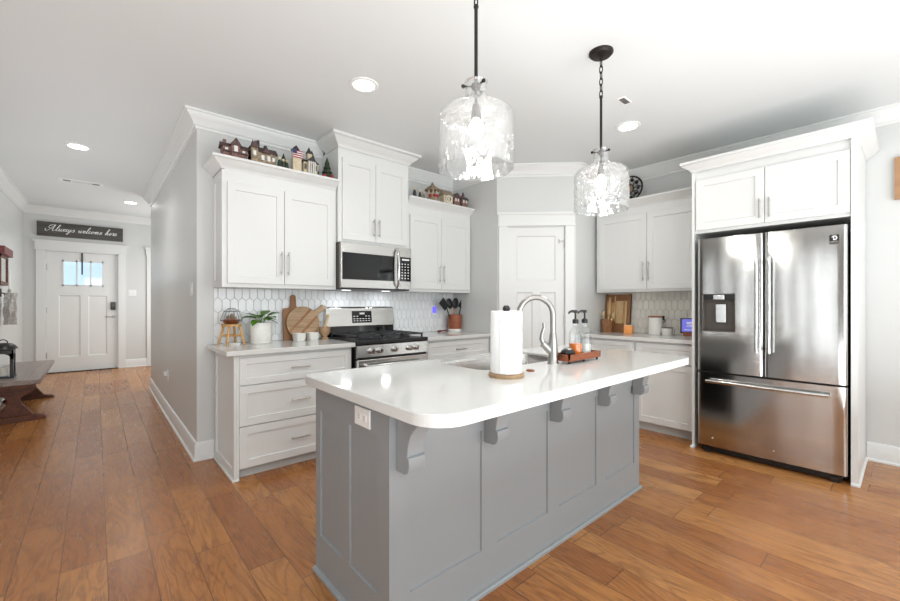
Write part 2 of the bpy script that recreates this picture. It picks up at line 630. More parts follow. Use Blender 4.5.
holed_wall('wall_rear', True, -3.2, .12, -3.5, XR, REAR_WIN, .6, 2.3)
holed_wall('wall_side', False, -3.4, .12, -3.2, 5.0, LEFT_SLIT_WIN, .05, 2.3, 'unseen_dark')
k = 1
for m, w in REAR_WIN:
    bm = B()
    for a, b in ((m-w/2-.09, m-w/2), (m+w/2, m+w/2+.09)):
        box(bm, a, b, -3.2, -3.18, .51, 2.39)
    box(bm, m-w/2-.09, m+w/2+.09, -3.2, -3.18, 2.3, 2.39); box(bm, m-w/2-.09, m+w/2+.09, -3.2, -3.16, .55, .6)
    box(bm, m-.02, m+.02, -3.23, -3.2, .6, 2.3)
    struct('window_%d' % k, bm, 'trim', smooth=False); k += 1
for m, w in LEFT_SLIT_WIN:  # frames of the unseen slits shaped for the fridge streaks
    bm = B()
    for a, b in ((m-w/2-.05, m-w/2), (m+w/2, m+w/2+.05)):
        box(bm, -3.4, -3.38, a, b, 0, 2.39)
    box(bm, -3.4, -3.38, m-w/2-.09, m+w/2+.09, 2.3, 2.39); box(bm, -3.4, -3.36, m-w/2-.09, m+w/2+.09, 0, .05)
    box(bm, -3.43, -3.4, m-w/2, m+w/2, .05, .07)
    struct('window_%d' % k, bm, 'trim', smooth=False); k += 1

# crown mouldings
CROWN = [(0, 0), (0, -.125), (.012, -.125), (.014, -.105), (.024, -.10), (.034, -.082), (.052, -.055), (.072, -.035), (.080, -.018), (.092, -.016), (.092, 0)]
hall_path = [(XH, YH, H+zo(YH))] + [(XH, y, H+zo(y)) for y in (6.9, 6.5, 6.1, 5.7, 5.3, 5.0)]
struct('trim_1', sweep(B(), hall_path+[(XH, YB, H), (1.631, YB, H)], CROWN), 'trim')
struct('trim_2', sweep(B(), [(2.403, YB, H), (3.32, YB, H), (3.32, 3.0, H), (3.93, 2.40, H), (XR, 2.40, H), (XR, -3.2, H)], CROWN), 'trim')
lp = [(XL, y, H+zo(y)) for y in (5.0, 5.5, 6, 6.5, 7, 7.5, 8, 8.5, 9)]
struct('trim_3', sweep(B(), lp+[(XL, YE, H+zo(YE)), (1.7, YE, H+zo(YE))], CROWN), 'trim')
# baseboards
BASE = [(0, 0), (.028, 0), (.028, .012), (.016, .022), (.016, .125), (.010, .14), (0, .145)]
hb = [(XH, y, zo(y)) for y in (7.3, 6.9, 6.5, 6.1, 5.7, 5.3, 5.0)]
struct('baseboard_hall', sweep(B(), hb+[(XH, YB, 0), (.72, YB, 0)], BASE), 'trim')
struct('baseboard_left', sweep(B(), [(XL, y, zo(y)) for y in (5.0, 6, 7, 7.5, 8, 8.5, 9, 9.4)]+[(ED0-.09, YE, zo(YE))], BASE), 'trim')
struct('baseboard_entry', sweep(B(), [(ED1+.09, YE, zo(YE)), (.72, YE, zo(YE))], BASE), 'trim')
struct('baseboard_right', sweep(B(), [(XR, .228, 0), (XR, -3.2, 0)], BASE), 'trim')

# ------------------------------------------------------------------ front door (door_1) and its casing
E0 = zo(YE)
d1 = obj('door_1', panelled(B(), -.62, .29, E0+.012, E0+2.035, YE+.03, .045,
    [(-.43, .10, E0+1.46, E0+1.90, 'open'), (-.47, -.20, E0+.26, E0+1.30), (-.10, .15, E0+.26, E0+1.30)], .012, .012), 'trim', smooth=False)
d1['kind'] = 'structure'
bm = B()
for a, b in ((-.43, -.41), (-.262, -.238), (-.082, -.058), (.08, .10)):
    box(bm, a, b, YE+.025, YE+.07, E0+1.46, E0+1.90)
box(bm, -.43, .10, YE+.025, YE+.07, E0+1.46, E0+1.485); box(bm, -.43, .10, YE+.025, YE+.07, E0+1.875, E0+1.90)
obj('glazing_bars', bm, 'trim', d1, smooth=False)
for a, b in ((-.41, -.262), (-.238, -.082), (-.058, .08)):
    obj('pane', box(B(), a, b, YE+.045, YE+.05, E0+1.485, E0+1.875), 'pane', d1, smooth=False)
for z in (.25, 1.0, 1.72):
    obj('hinge', box(B(), -.635, -.612, YE+.012, YE+.032, E0+z, E0+z+.1), 'nickel', d1, smooth=False)
bm = B()
box(bm, .195, .265, YE-.0, YE+.03, E0+1.05, E0+1.19)
kp = obj('keypad_lock', bm, 'black', d1, bev=.006)
obj('keypad_face', box(B(), .207, .253, YE-.004, YE+.0, E0+1.10, E0+1.175), 'dgrey', kp, smooth=False)
bm = B()
tube(bm, [(.235, YE+.03, E0+.93), (.235, YE-.03, E0+.93), (.225, YE-.045, E0+.93), (.12, YE-.045, E0+.93)], .011, 8)
xfm = Matrix.Translation((.235, YE+.03, E0+.93)) @ Matrix.Rotation(R(90), 4, 'X')
s0 = len(bm.verts); lathe(bm, [(0, 0), (.028, 0), (.028, .012), (0, .014)]); xf(bm, xfm, s0)
obj('lever_handle', bm, 'nickel', d1)
bm = B(); box(bm, -.19, -.17, YE+.015, YE+.03, E0+1.66, E0+2.03); box(bm, -.19, -.17, YE+.03, YE+.08, E0+2.03, E0+2.05)
tag(obj('wreath_hanger', bm, 'bronze'), 'thin dark wreath hanger hooked over the top of the front door', 'hanger')
bm = B()
box(bm, -.735, ED0+.005, YE-.022, YE, E0, E0+2.06); box(bm, ED1-.005, .405, YE-.022, YE, E0, E0+2.06)
box(bm, -.75, .42, YE-.026, YE, E0+2.06, E0+2.18); box(bm, -.775, .445, YE-.042, YE, E0+2.18, E0+2.21); box(bm, -.76, .43, YE-.034, YE, E0+2.048, E0+2.066)
box(bm, ED0, -.622, YE, YE+.1, E0, E0+2.05); box(bm, .292, ED1, YE, YE+.1, E0, E0+2.05); box(bm, ED0, ED1, YE, YE+.1, E0+2.037, E0+2.055)
struct('trim_4', bm, 'trim', smooth=False)
struct('trim_5', box(B(), -.64, .31, YE-.02, YE+.12, E0-.04, E0+.012), 'bronze', smooth=False)
# casing of the next opening, just past the hall corner
bm = B(); box(bm, .715, .81, YE-.022, YE, E0, E0+2.06); box(bm, .70, 1.6, YE-.026, YE, E0+2.06, E0+2.18); box(bm, .68, 1.62, YE-.04, YE, E0+2.18, E0+2.21)
struct('trim_6', bm, 'trim', smooth=False)
# neighbour's house seen through the front door lites
nh = thing('neighbour_house', 'pale neighbouring house with a blue-grey sloping roof seen through the front door glass', 'house', (-2.2, 22, 0))
obj('wall', prism(B(), [(-3, 0), (6, 0), (6, 2.1), (-1.2, 4.9), (-3, 4.2)], 1, 0, 5), 'ext', nh, smooth=False)
obj('roof', prism(B(), [(-1.6, 4.75), (-1.6, 5.1), (6.6, 1.95), (6.6, 1.65)], 1, -.4, 5.4), 'extroof', nh, smooth=False)

# ------------------------------------------------------------------ pantry door (door_2), wall local frame
def pl(o):
    o.matrix_world = PM
    return o
d2 = pl(obj('door_2', panelled(B(), DW0+.006, DW1-.006, .012, DHT-.006, .012, .036,
    [(.215, .64, 1.50, 1.99), (.215, .39, .25, 1.37), (.465, .64, .25, 1.37)], .01, .012), 'trim', smooth=False))
d2['kind'] = 'structure'
for z in (.22, 1.03, 1.86):
    bm = B(); box(bm, DW1-.012, DW1+.01, -.006, .013, z, z+.09)
    if z > 1.5:
        box(bm, DW1-.07, DW1-.005, -.012, -.002, z+.06, z+.072); box(bm, DW1-.07, DW1-.06, -.012, .012, z+.045, z+.085)
    obj('hinge', bm, 'nickel', d2, smooth=False)
bm = B(); s0 = 0
lathe(bm, [(0, 0), (.028, 0), (.026, .012), (.012, .016), (.012, .035), (.026, .045), (.028, .06), (.018, .07), (0, .072)]); xf(bm, Matrix.Translation((.175, .012, .93)) @ Matrix.Rotation(R(90), 4, 'X'))
obj('door_knob', bm, 'nickel', d2)
bm = B()
box(bm, DW0-.092, DW0+.004, -.02, 0, 0, DHT+.005); box(bm, DW1-.004, DW1+.092, -.02, 0, 0, DHT+.005)
box(bm, DW0-.096, DW1+.096, -.024, 0, DHT+.02, DHT+.125); box(bm, DW0-.106, DW1+.104, -.032, 0, DHT+.003, DHT+.021); box(bm, DW0-.11, DW1+.108, -.042, 0, DHT+.125, DHT+.152)
box(bm, DW0, DW0+.005, 0, .09, 0, DHT); box(bm, DW1-.005, DW1, 0, .09, 0, DHT); box(bm, DW0, DW1, 0, .09, DHT-.005, DHT)
o = pl(struct('trim_7', bm, 'trim', smooth=False))
struct('baseboard_return', sweep(B(), [(3.32, 3.1, 0), (3.32, 3.0, 0), (3.335, 2.985, 0)], BASE), 'trim')

# ------------------------------------------------------------------ picket tile backsplashes


def picket(bm, x0, x1, z0, z1, w=.056, hgt=.125, pt=.024, gap=.004, th=.006):
    pitch = hgt-pt+gap*.4
    nrow = int((z1-z0)/pitch)+3; ncol = int((x1-x0)/(w+gap))+3
    for r in range(-1, nrow):
        for c in range(-1, ncol):
            cx = x0+c*(w+gap)+(w+gap)/2*(r % 2); cz = z1-r*pitch-.04
            pts = [(cx-w/2, cz-hgt/2+pt), (cx, cz-hgt/2), (cx+w/2, cz-hgt/2+pt), (cx+w/2, cz+hgt/2-pt), (cx, cz+hgt/2), (cx-w/2, cz+hgt/2-pt)]
            pts = [(min(max(px, x0), x1), min(max(pz, z0), z1)) for px, pz in pts]
            ar = sum(pts[i][0]*pts[(i+1) % 6][1]-pts[(i+1) % 6][0]*pts[i][1] for i in range(6))/2
            if ar < 2e-4:
                continue
            mx, mz = sum(p[0] for p in pts)/6, sum(p[1] for p in pts)/6
            tx, tz = random.uniform(-.012, .012), random.uniform(-.012, .012)
            base = [bm.verts.new((p[0], 0, p[1])) for p in pts]
            top = [bm.verts.new((mx+(p[0]-mx)*.93, -th+(p[0]-mx)*tx+(p[1]-mz)*tz, mz+(p[1]-mz)*.965)) for p in pts]
            for i in range(6):
                try:
                    bm.faces.new([base[i], base[(i+1) % 6], top[(i+1) % 6], top[i]])
                except ValueError:
                    pass
            try:
                bm.faces.new(top)
            except ValueError:
                pass
    return bm


def backsplash(label, loc, rz, w, z0, z1, mat):
    t = thing('backsplash', label, 'tile backsplash', loc, rz)
    obj('grout', box(B(), 0, w, 0, .0045, z0, z1), 'grout', t, smooth=False)
    obj('picket_tiles', picket(B(), .001, w-.001, z0, z1), mat, t, smooth=False)
    return t


backsplash('white picket tile backsplash around the range, above the left counters', (.715, YB-.006, 0), 0, 2.60, .916, 1.372, 'tile')
backsplash('ivory picket tile backsplash beside the refrigerator, under the right wall cabinet', (XR-.006, 2.395, 0), R(-90), 1.148, .916, 1.372, 'tilew')

# ------------------------------------------------------------------ cabinets (local: front faces -y)
CABCROWN = [(0, 0), (.006, 0), (.010, .012), (.022, .024), (.040, .036), (.056, .052), (.066, .062), (.074, .064), (.074, .082), (0, .082)]


def drawer(parent, x0, x1, z0, z1, y=0, pw=.145, mat='nickel'):
    d = obj('drawer', shaker(B(), x0, x1, z0, z1, y, rail=.045 if z1-z0 < .22 else .055), 'cab', parent, smooth=False)
    c = (x0+x1)/2
    obj('handle', pull(B(), True, (z0+z1)/2, c-pw/2, c+pw/2, y), mat, d)
    return d


def cdoor(parent, x0, x1, z0, z1, y, hx, hz0, hz1):
    d = obj('door', shaker(B(), x0, x1, z0, z1, y), 'cab', parent, smooth=False)
    obj('handle', pull(B(), False, hx, hz0, hz1, y), 'nickel', d)
    return d


def side_panel(parent, x, y0, y1, z0, z1, name='end_panel'):
    """shaker end panel on the -x side"""
    bm = shaker(B(), 0, y1-y0, z0, z1, 0, t=.015, rail=.055)
    xf(bm, Matrix.Translation((x, y1, 0)) @ Matrix.Rotation(R(-90), 4, 'Z'))
    return obj(name, bm, 'cab', parent, smooth=False)


# left base: three drawers
t = thing('base_cabinet', 'white three-drawer base cabinet at the hall end, left of the range', 'cabinet', (.72, 3.10, 0))
bm = B(); box(bm, .016, .905, .02, .60, .085, .878); box(bm, .016, .034, .0, .02, 0, .878); box(bm, .016, .034, .02, .60, 0, .085)
obj('carcass', bm, 'cab', t, smooth=False)
side_panel(t, 0, .0, .60, .02, .878)
obj('toe_kick', box(B(), .034, .90, .06, .075, 0, .085), 'toe', t, smooth=False)
obj('shoe_moulding', box(B(), -.012, .034, -.012, .60, 0, .018), 'trim', t, bev=.004)
for z0, z1 in ((.665, .857), (.375, .658), (.078, .368)):
    drawer(t, .036, .885, z0, z1)
# right of range base
t = thing('base_cabinet', 'white base cabinet between the range and the grey side wall', 'cabinet', (2.405, 3.10, 0))
obj('carcass', box(B(), .0, .912, .02, .60, .085, .878), 'cab', t, smooth=False)
obj('toe_kick', box(B(), .0, .912, .06, .075, 0, .085), 'toe', t, smooth=False)
drawer(t, .03, .88, .69, .857)
cdoor(t, .03, .452, .09, .68, 0, .42, .50, .65); cdoor(t, .458, .88, .09, .68, 0, .49, .50, .65)


def slab(name, label, x0, x1, y0, y1, z0, z1, r=.0):
    o = obj(name, box(B(), x0, x1, y0, y1, z0, z1), 'quartz', bev=.003)
    return tag(o, label, 'countertop')


slab('countertop', 'white quartz countertop on the drawer cabinet left of the range', .668, 1.637, 3.068, YB-.013, .88, .915)
slab('countertop', 'white quartz countertop between the range and the side wall', 2.408, 3.318, 3.068, YB-.013, .88, .915)


def upper(label, loc, rz, w, zb, zd0, zd1, zt, split, dep, doorx, hz, left_panel=True, path=None, cs=1.0):
    t = thing('wall_cabinet', label, 'cabinet', loc, rz)
    obj('carcass', box(B(), .0, w, .02, dep, zb, zt), 'cab', t, smooth=False)
    cdoor(t, doorx[0], split-.002, zd0, zd1, 0, split-.028, *hz)
    cdoor(t, split+.002, doorx[1], zd0, zd1, 0, split+.028, *hz)
    if left_panel:
        side_panel(t, -.015, .02, dep, zb, zt-.01)
    obj('crown', sweep(B(), [(p[0], p[1], zt-.005) for p in path], [(o_*cs, h_*cs) for o_, h_ in CABCROWN]), 'cab', t)
    return t


upper('white wall cabinet left of the microwave with small village houses along its top', (.727, 3.397, 0), 0, .90, 1.37, 1.40, 2.17, 2.27, .44, .327, (.02, .872), (1.474, 1.666), True,
      [(-.015, .327), (-.015, .02), (.90, .02)])
upper('tall white wall cabinet above the microwave, reaching the ceiling', (1.632, 3.36, 0), 0, .766, 1.80, 1.825, 2.565, 2.655, .375, .364, (.035, .735), (1.875, 2.04), False,
      [(0, .275), (0, .012), (.766, .012), (.766, .275)], 1.26)
upper('white wall cabinet right of the microwave beside the side wall', (2.403, 3.397, 0), 0, .912, 1.37, 1.40, 2.17, 2.27, .455, .327, (.035, .885), (1.474, 1.666), False,
      [(0, .02), (.912, .02)])
# right wall upper (front faces -x)
upper('white wall cabinet beside the refrigerator, above the tablet and canisters', (4.295, 2.354, 0), R(-90), 1.108, 1.37, 1.395, 2.19, 2.275, .551, .327, (.02, 1.085), (1.48, 1.68), True,
      [(-.015, .327), (-.015, .02), (1.108, .02)])
# right wall base: two units
for (y0, w, lab) in ((2.385, .58, 'white base cabinet in the pantry corner, under the crock of wooden spoons'), (1.803, .555, 'white base cabinet next to the refrigerator, under the tablet')):
    t = thing('base_cabinet', lab, 'cabinet', (4.01, y0, 0), R(-90))
    obj('carcass', box(B(), 0, w, .02, .605, .085, .878), 'cab', t, smooth=False)
    obj('toe_kick', box(B(), 0, w, .075, .09, 0, .085), 'toe', t, smooth=False)
    drawer(t, .015, w-.015, .685, .86)
    cdoor(t, .015, w-.015, .095, .675, 0, .05 if y0 < 2 else w-.05, .50, .64)
slab('countertop', 'white quartz countertop on the right wall beside the refrigerator', 3.982, XR-.013, 1.25, 2.388, .88, .915)

# fridge tower
t = thing('refrigerator_cabinet', 'tall white surround cabinet enclosing the refrigerator', 'cabinet', (3.88, 1.245, 0), R(-90))
TW = 1.013
obj('side_panel', box(B(), 0, .02, 0, .735, 0, 2.40), 'cab', t, smooth=False)
obj('side_panel', box(B(), TW-.034, TW, 0, .735, 0, 2.40), 'cab', t, smooth=False)
obj('carcass', box(B(), .02, TW-.034, .02, .735, 1.845, 2.40), 'cab', t, smooth=False)
cdoor(t, .03, .503, 1.87, 2.30, 0, .475, 1.905, 2.055); cdoor(t, .507, TW-.04, 1.87, 2.30, 0, .535, 1.905, 2.055)
obj('crown', sweep(B(), [(0, .735, 2.375), (0, 0, 2.375), (TW, 0, 2.375), (TW, .735, 2.375)], CABCROWN), 'cab', t)
obj('shoe_moulding', sweep(B(), [(TW, .735, 0), (TW, 0, 0), (TW-.034, 0, 0)], [(0, 0), (.012, 0), (.012, .012), (.006, .018), (0, .018)], -1), 'trim', t)
obj('shoe_moulding', sweep(B(), [(.02, 0, 0), (0, 0, 0), (0, .12, 0)], [(0, 0), (.012, 0), (.012, .012), (.006, .018), (0, .018)], -1), 'trim', t)

# ------------------------------------------------------------------ refrigerator (local front -y, x 0..0.918)
t = thing('refrigerator', 'stainless steel french-door refrigerator with ice dispenser and bottom freezer drawer', 'refrigerator', (3.84, 1.195, 0), R(-90))
FW = .918
obj('body', box(B(), .012, FW-.012, .07, .71, .03, 1.775), 'dgrey', t, smooth=False)
bm = B(); box(bm, .03, FW-.03, .03, .10, .012, .06)
for x in (.05, FW-.09):
    box(bm, x, x+.045, .02, .08, 0, .04)
obj('base_grille', bm, 'black', t, smooth=False)


def fdoor(name, x0, x1, z0, z1, hole=None, bulge=.006, rnd=.022, dep=.062):
    """steel door whose front is gently convex with rounded vertical edges"""
    xs_ = [x0+rnd*(1-cos(pi/2*i/6)) for i in range(7)] + [x0+rnd+(x1-x0-2*rnd)*i/14 for i in range(1, 14)] + [x1-rnd*(1-cos(pi/2*i/6)) for i in range(6, -1, -1)]
    if hole:
        xs_ += [hole[0], hole[1]]
    xs_ = sorted(set(round(x, 6) for x in xs_))

    def fy(x):
        u = (x-x0)/(x1-x0)*2-1
        b = -bulge*(1-u*u)
        e = min(x-x0, x1-x)
        if e < rnd:
            b += rnd-math.sqrt(max(0, rnd*rnd-(rnd-e)**2))
        return b
    zs_ = [z0, z1] if not hole else [z0, hole[2], hole[3], z1]
    bm = B()
    for za, zb in zip(zs_, zs_[1:]):
        prev = None
        for x in xs_:
            cur = (bm.verts.new((x, fy(x), za)), bm.verts.new((x, fy(x), zb)))
            if prev:
                inh = hole and abs(za-hole[2]) < 1e-6 and hole[0]-1e-6 <= px and x <= hole[1]+1e-6
                if not inh:
                    bm.faces.new([prev[0], cur[0], cur[1], prev[1]])
            prev = cur; px = x
    bmesh.ops.remove_doubles(bm, verts=bm.verts, dist=1e-5)
    # top, bottom, sides
    for z in (z0, z1):
        vs = [bm.verts.new((x, fy(x), z)) for x in xs_]+[bm.verts.new((x1, dep, z)), bm.verts.new((x0, dep, z))]
        bm.faces.new(vs)
    for x in (x0, x1):
        bm.faces.new([bm.verts.new(p) for p in ((x, fy(x), z0), (x, dep, z0), (x, dep, z1), (x, fy(x), z1))])
    if not hole:
        bm.faces.new([bm.verts.new(p) for p in ((x0, dep, z0), (x1, dep, z0), (x1, dep, z1), (x0, dep, z1))])
    return obj(name, bm, 'fsteel', t)


hole = (.047, .276, 1.012, 1.324)
ld = fdoor('door', .003, .4545, .683, 1.785, hole)
rd = fdoor('door', .4595, FW-.003, .683, 1.785)
fd = fdoor('freezer_drawer', .003, FW-.003, .062, .668, None, .008)
# dispenser
bm = B()
a0, a1, c0, c1 = hole
prism(bm, [(a0, -.004), (a0+.0, .05), (a0+.006, .055), (a0+.006, -.004)], 2, c0, c1)
prism(bm, [(a1, -.004), (a1, .055), (a1-.006, .055), (a1-.006, -.004)], 2, c0, c1)
box(bm, a0, a1, -.004, .055, c1-.006, c1); box(bm, a0, a1, -.012, .055, c0, c0+.008); box(bm, a0, a1, .05, .056, c0, c1)
dsp = obj('dispenser', bm, 'dgrey', ld, smooth=False)
obj('control_strip', box(B(), a0+.006, a1-.006, .0, .02, c1-.05, c1-.006), 'black', dsp, smooth=False)
obj('ice_chute', box(B(), a0+.075, a1-.075, -.006, .04, c1-.05, c1-.008), 'chrome', dsp, bev=.004)
obj('paddle', box(B(), a0+.085, a1-.07, .02, .035, c0+.075, c1-.085), 'chrome', dsp, bev=.003)
for x, d in ((.42, ld), (.497, rd)):
    bm = B()
    pts = [(x, -.0, .90), (x, -.042, .885), (x, -.052, .95)] + [(x, -.055, .95+.6*i/6) for i in range(7)] + [(x, -.042, 1.60), (x, -.0, 1.585)]
    pts = [(x, -.052, .868)]+[(x, -.055, .9+.66*i/6) for i in range(7)]+[(x, -.052, 1.592)]
    tube(bm, pts, .0125, 12)
    for z in (.895, 1.565):
        tube(bm, [(x, -.05, z), (x, .0, z)], .010, 8)
    obj('handle', bm, 'chrome', d)
bm = B()
tube(bm, [(.083, -.052, .606), (.2, -.058, .606), (.45, -.06, .606), (.7, -.058, .606), (.828, -.052, .606)], .0135, 12)
for x in (.12, .79):
    tube(bm, [(x, -.055, .606), (x, .0, .606)], .011, 8)
obj('handle', bm, 'chrome', fd)
# badge sticker: black square with a pale round mark and a grey bar of small print
bx = FW-.093
bdg = obj('badge', box(B(), bx, bx+.05, -.0065, -.003, 1.675, 1.718), 'black', rd, smooth=False)
bm = B()
tube(bm, [(bx+.013, -.0075, 1.70), (bx+.017, -.0075, 1.709), (bx+.023, -.0075, 1.699), (bx+.023, -.0075, 1.686)], .003, 6)
tube(bm, [(bx+.026+.012*cos(a), -.0075, 1.697+.013*sin(a)) for a in [R(-120+30*i) for i in range(9)]], .0035, 6)
obj('badge_mark', bm, 'white', bdg)
bm = B(); box(bm, bx, bx+.05, -.0065, -.003, 1.655, 1.669)
pr = obj('badge_strip', bm, 'dgrey', rd, smooth=False)
for i in range(2):
    obj('screw_cap', sphere(B(), (.115+.4*i, -.008, .13), .009, 1, .5, 1, 10, 6), 'chrome', fd)

# ------------------------------------------------------------------ range
t = thing('gas_range', 'stainless steel gas range with black grates under the microwave', 'range', (1.643, 3.055, 0))
RW = .758
bm = B(); box(bm, 0, RW, .03, .64, .06, .895)
obj('body', bm, 'black', t, smooth=False)
obj('control_panel', prism(B(), [(.03, .775), (.0, .785), (.006, .885), (.04, .892)], 0, .004, RW-.004), 'steelx', t, smooth=False)
for x in (.138, .219, .375, .536, .611):
    bm = B(); lathe(bm, [(0, 0), (.026, 0), (.027, .010), (.022, .014), (.021, .036), (.017, .040), (0, .041)], seg=20)
    box(bm, -.004, .004, -.02, .02, .03, .045)
    xf(bm, Matrix.Translation((x, .004, .838)) @ Matrix.Rotation(R(93), 4, 'X'))
    obj('knob', bm, 'chrome', t)
od = obj('oven_door', box(B(), .004, RW-.004, -.005, .03, .215, .765), 'steelx', t, bev=.006)
obj('oven_window', box(B(), .12, RW-.12, -.008, -.004, .33, .62), 'bglass', od, smooth=False)
bm = B(); tube(bm, [(.05, -.055, .715), (RW-.05, -.055, .715)], .013, 12)
for x in (.085, RW-.085):
    tube(bm, [(x, -.055, .715), (x, -.005, .715)], .011, 8)
obj('oven_handle', bm, 'chrome', od)
obj('drawer', box(B(), .004, RW-.004, -.002, .03, .065, .205), 'steelx', t, bev=.006)
obj('cooktop', box(B(), -.0, RW, .0, .60, .893, .925), 'black', t, bev=.006)
for gx0, gx1 in ((.03, .27), (.275, .485), (.49, .73)):
    bm = B()
    z0, z1 = .952, .966
    for y in (.05, .545):
        box(bm, gx0, gx1, y, y+.013, z0, z1)
    for x in (gx0, gx1-.013):
        box(bm, x, x+.013, .05, .558, z0, z1)
        for y in (.05, .29, .545):
            box(bm, x, x+.013, y, y+.013, .925, z0)
    mx = (gx0+gx1)/2
    box(bm, mx-.006, mx+.006, .06, .55, z0, z1)
    for y in (.17, .30, .43):
        box(bm, gx0, gx1, y-.006, y+.006, z0, z1)
    obj('grate', bm, 'iron', t, smooth=False)
for x, y in ((.15, .17), (.15, .43), (.38, .30), (.61, .17), (.61, .43)):
    bm = B(); lathe(bm, [(0, .925), (.05, .925), (.048, .934), (.034, .936), (.034, .942), (0, .943)], (x, y, 0), 20)
    obj('burner', bm, 'iron', t)
bm = B(); prism(bm, [(.595, .90), (.655, .90), (.655, 1.03), (.606, 1.03)], 0, .0, RW)
obj('backguard_vent', bm, 'bglass', t, smooth=False)
bg = obj('backguard', prism(B(), [(.592, 1.02), (.655, 1.02), (.655, 1.213), (.628, 1.213), (.612, 1.20)], 0, 0, RW), 'steelx', t, bev=.004)
Mdisp = Matrix.Translation((0, .605, 1.11)) @ Matrix.Rotation(R(-6.5), 4, 'X')
dp = obj('display_panel', xf(box(B(), .27, .49, -.006, .004, -.06, .06), Mdisp), 'bglass', t, smooth=False)
bm = B()
for i in range(4):
    box(bm, .355+i*.014, .365+i*.014, -.0075, -.006, .025, .043)
for r_, z in ((6, .004), (6, -.022), (6, -.043)):
    for i in range(r_):
        x = .285+i*.033
        if .345 < x < .395 and z > 0:
            continue
        box(bm, x, x+.018, -.0072, -.006, z, z+.006)
obj('display_marks', xf(bm, Mdisp), 'white', dp, smooth=False)

# ------------------------------------------------------------------ microwave
t = thing('microwave', 'stainless over-the-range microwave hung beneath the tall cabinet', 'microwave', (1.632, 3.325, 0))
MW = .762
obj('body', box(B(), .004, MW-.004, .03, .40, 1.378, 1.797), 'dgrey', t, smooth=False)
md = obj('door', box(B(), 0, .598, 0, .03, 1.385, 1.795), 'steelx', t, bev=.004)
obj('window', box(B(), .012, .56, -.003, .002, 1.462, 1.705), 'bglass', md, smooth=False)
bm = B(); tube(bm, [(.582, -.004, 1.40), (.582, -.035, 1.43), (.582, -.046, 1.50), (.582, -.05, 1.59), (.582, -.046, 1.68), (.582, -.035, 1.75), (.582, -.004, 1.78)], .013, 12)
obj('handle', bm, 'chrome', md)
cp = obj('control_panel', box(B(), .602, MW, 0, .03, 1.385, 1.795), 'steelx', t, bev=.004)
kf = obj('keypad', box(B(), .625, MW-.006, -.003, .002, 1.465, 1.705), 'bglass', cp, smooth=False)
bm = B()
for i in range(3):
    for j in range(6):
        box(bm, .645+i*.036, .657+i*.036, -.0042, -.003, 1.49+j*.028, 1.50+j*.028)
box(bm, .65, .735, -.0042, -.003, 1.672, 1.688)
obj('key_marks', bm, 'white', kf, smooth=False)
obj('grille', box(B(), .01, MW-.01, .02, .38, 1.372, 1.38), 'iron', t, smooth=False)
for x in (.16, .60):
    obj('hood_lamp', box(B(), x-.04, x+.04, .20, .235, 1.3705, 1.373), 'hoodlens', t, smooth=False)
    l = bpy.data.lights.new('hood_lamp_light', 'AREA'); l.shape = 'RECTANGLE'; l.size = .09; l.size_y = .04; l.energy = .45; l.color = (.93, .96, 1)
    o = bpy.data.objects.new('hood_lamp_light', l); COL.objects.link(o); o.location = (1.632+x, 3.325+.217, 1.367)

# ------------------------------------------------------------------ island
IX0, IX1, IY0, IY1 = .774, 2.755, 1.205, 1.835
t = thing('kitchen_island', 'grey panelled kitchen island base with curved corbels under a white top', 'kitchen island', (0, 0, 0))
fx = [(.865, 1.238), (1.335, 1.715), (1.812, 2.192), (2.29, 2.682)]
bm = panelled(B(), IX0+.02, IX1, 0, .875, IY0, .02, [(a, b, .185, .70) for a, b in fx], .008, .002)
obj('front_panel', bm, 'island', t, smooth=False)
bm = panelled(B(), -IY1, -IY0-.0, 0, .875, 0, .02, [(-1.786, -1.565, .175, .752), (-1.503, -1.285, .175, .752)], .008, .002)
xf(bm, Matrix.Translation((IX0, 0, 0)) @ Matrix.Rotation(R(-90), 4, 'Z'))
obj('end_panel', bm, 'island', t, smooth=False)
bm = B(); box(bm, IX0+.022, IX1, IY0+.022, 1.80, .09, .655); box(bm, IX1-.02, IX1, IY0+.021, IY1, 0, .875); box(bm, IX0+.021, IX1-.021, IY1-.02, IY1, .1, .875)
obj('carcass', bm, 'island', t, smooth=False)
bm = sweep(B(), [(IX0, IY1, 0), (IX0, IY0, 0), (IX1, IY0, 0), (IX1, IY1, 0)], [(0, 0), (.016, 0), (.016, .012), (.010, .018), (0, .02)], 1)
obj('shoe_moulding', bm, 'island', t)
prof = [(0, .874), (.232, .874), (.232, .858), (.205, .855)]
for i in range(9):
    a = R(10+80*i/8)
    prof.append((.205-.135*sin(a), .72+.0+.135*cos(a)))
prof += [(.066, .715), (.078, .71), (.080, .68), (.070, .658), (.050, .648), (0, .648)]
cb0 = None
for cx in (.838, 1.288, 1.768, 2.245, 2.688):
    if cb0 is None:
        bm = prism(B(), [(-o_, z_) for o_, z_ in prof], 0, -.036, .036)
        cb0 = obj('corbel', bm, 'island', t, bev=.003)
        c = cb0
    else:
        c = cb0.copy(); COL.objects.link(c)
    c.location = (cx, IY0, 0)

# island worktop with rounded corners and the sink cut-out
SX0, SX1, SY0, SY1 = 1.42, 2.18, 1.365, 1.735


def rrect(x0, x1, y0, y1, rs, n=8):
    """rs: radii at (x0y0, x1y0, x1y1, x0y1)"""
    out = []
    for (cx, cy, sx, sy, a0), r in zip(((x0, y0, 1, 1, 180), (x1, y0, -1, 1, 270), (x1, y1, -1, -1, 0), (x0, y1, 1, -1, 90)), rs):
        for i in range(n+1):
            a = R(a0+90*i/n)
            out.append((cx+sx*r+r*cos(a), cy+sy*r+r*sin(a)))
    return out


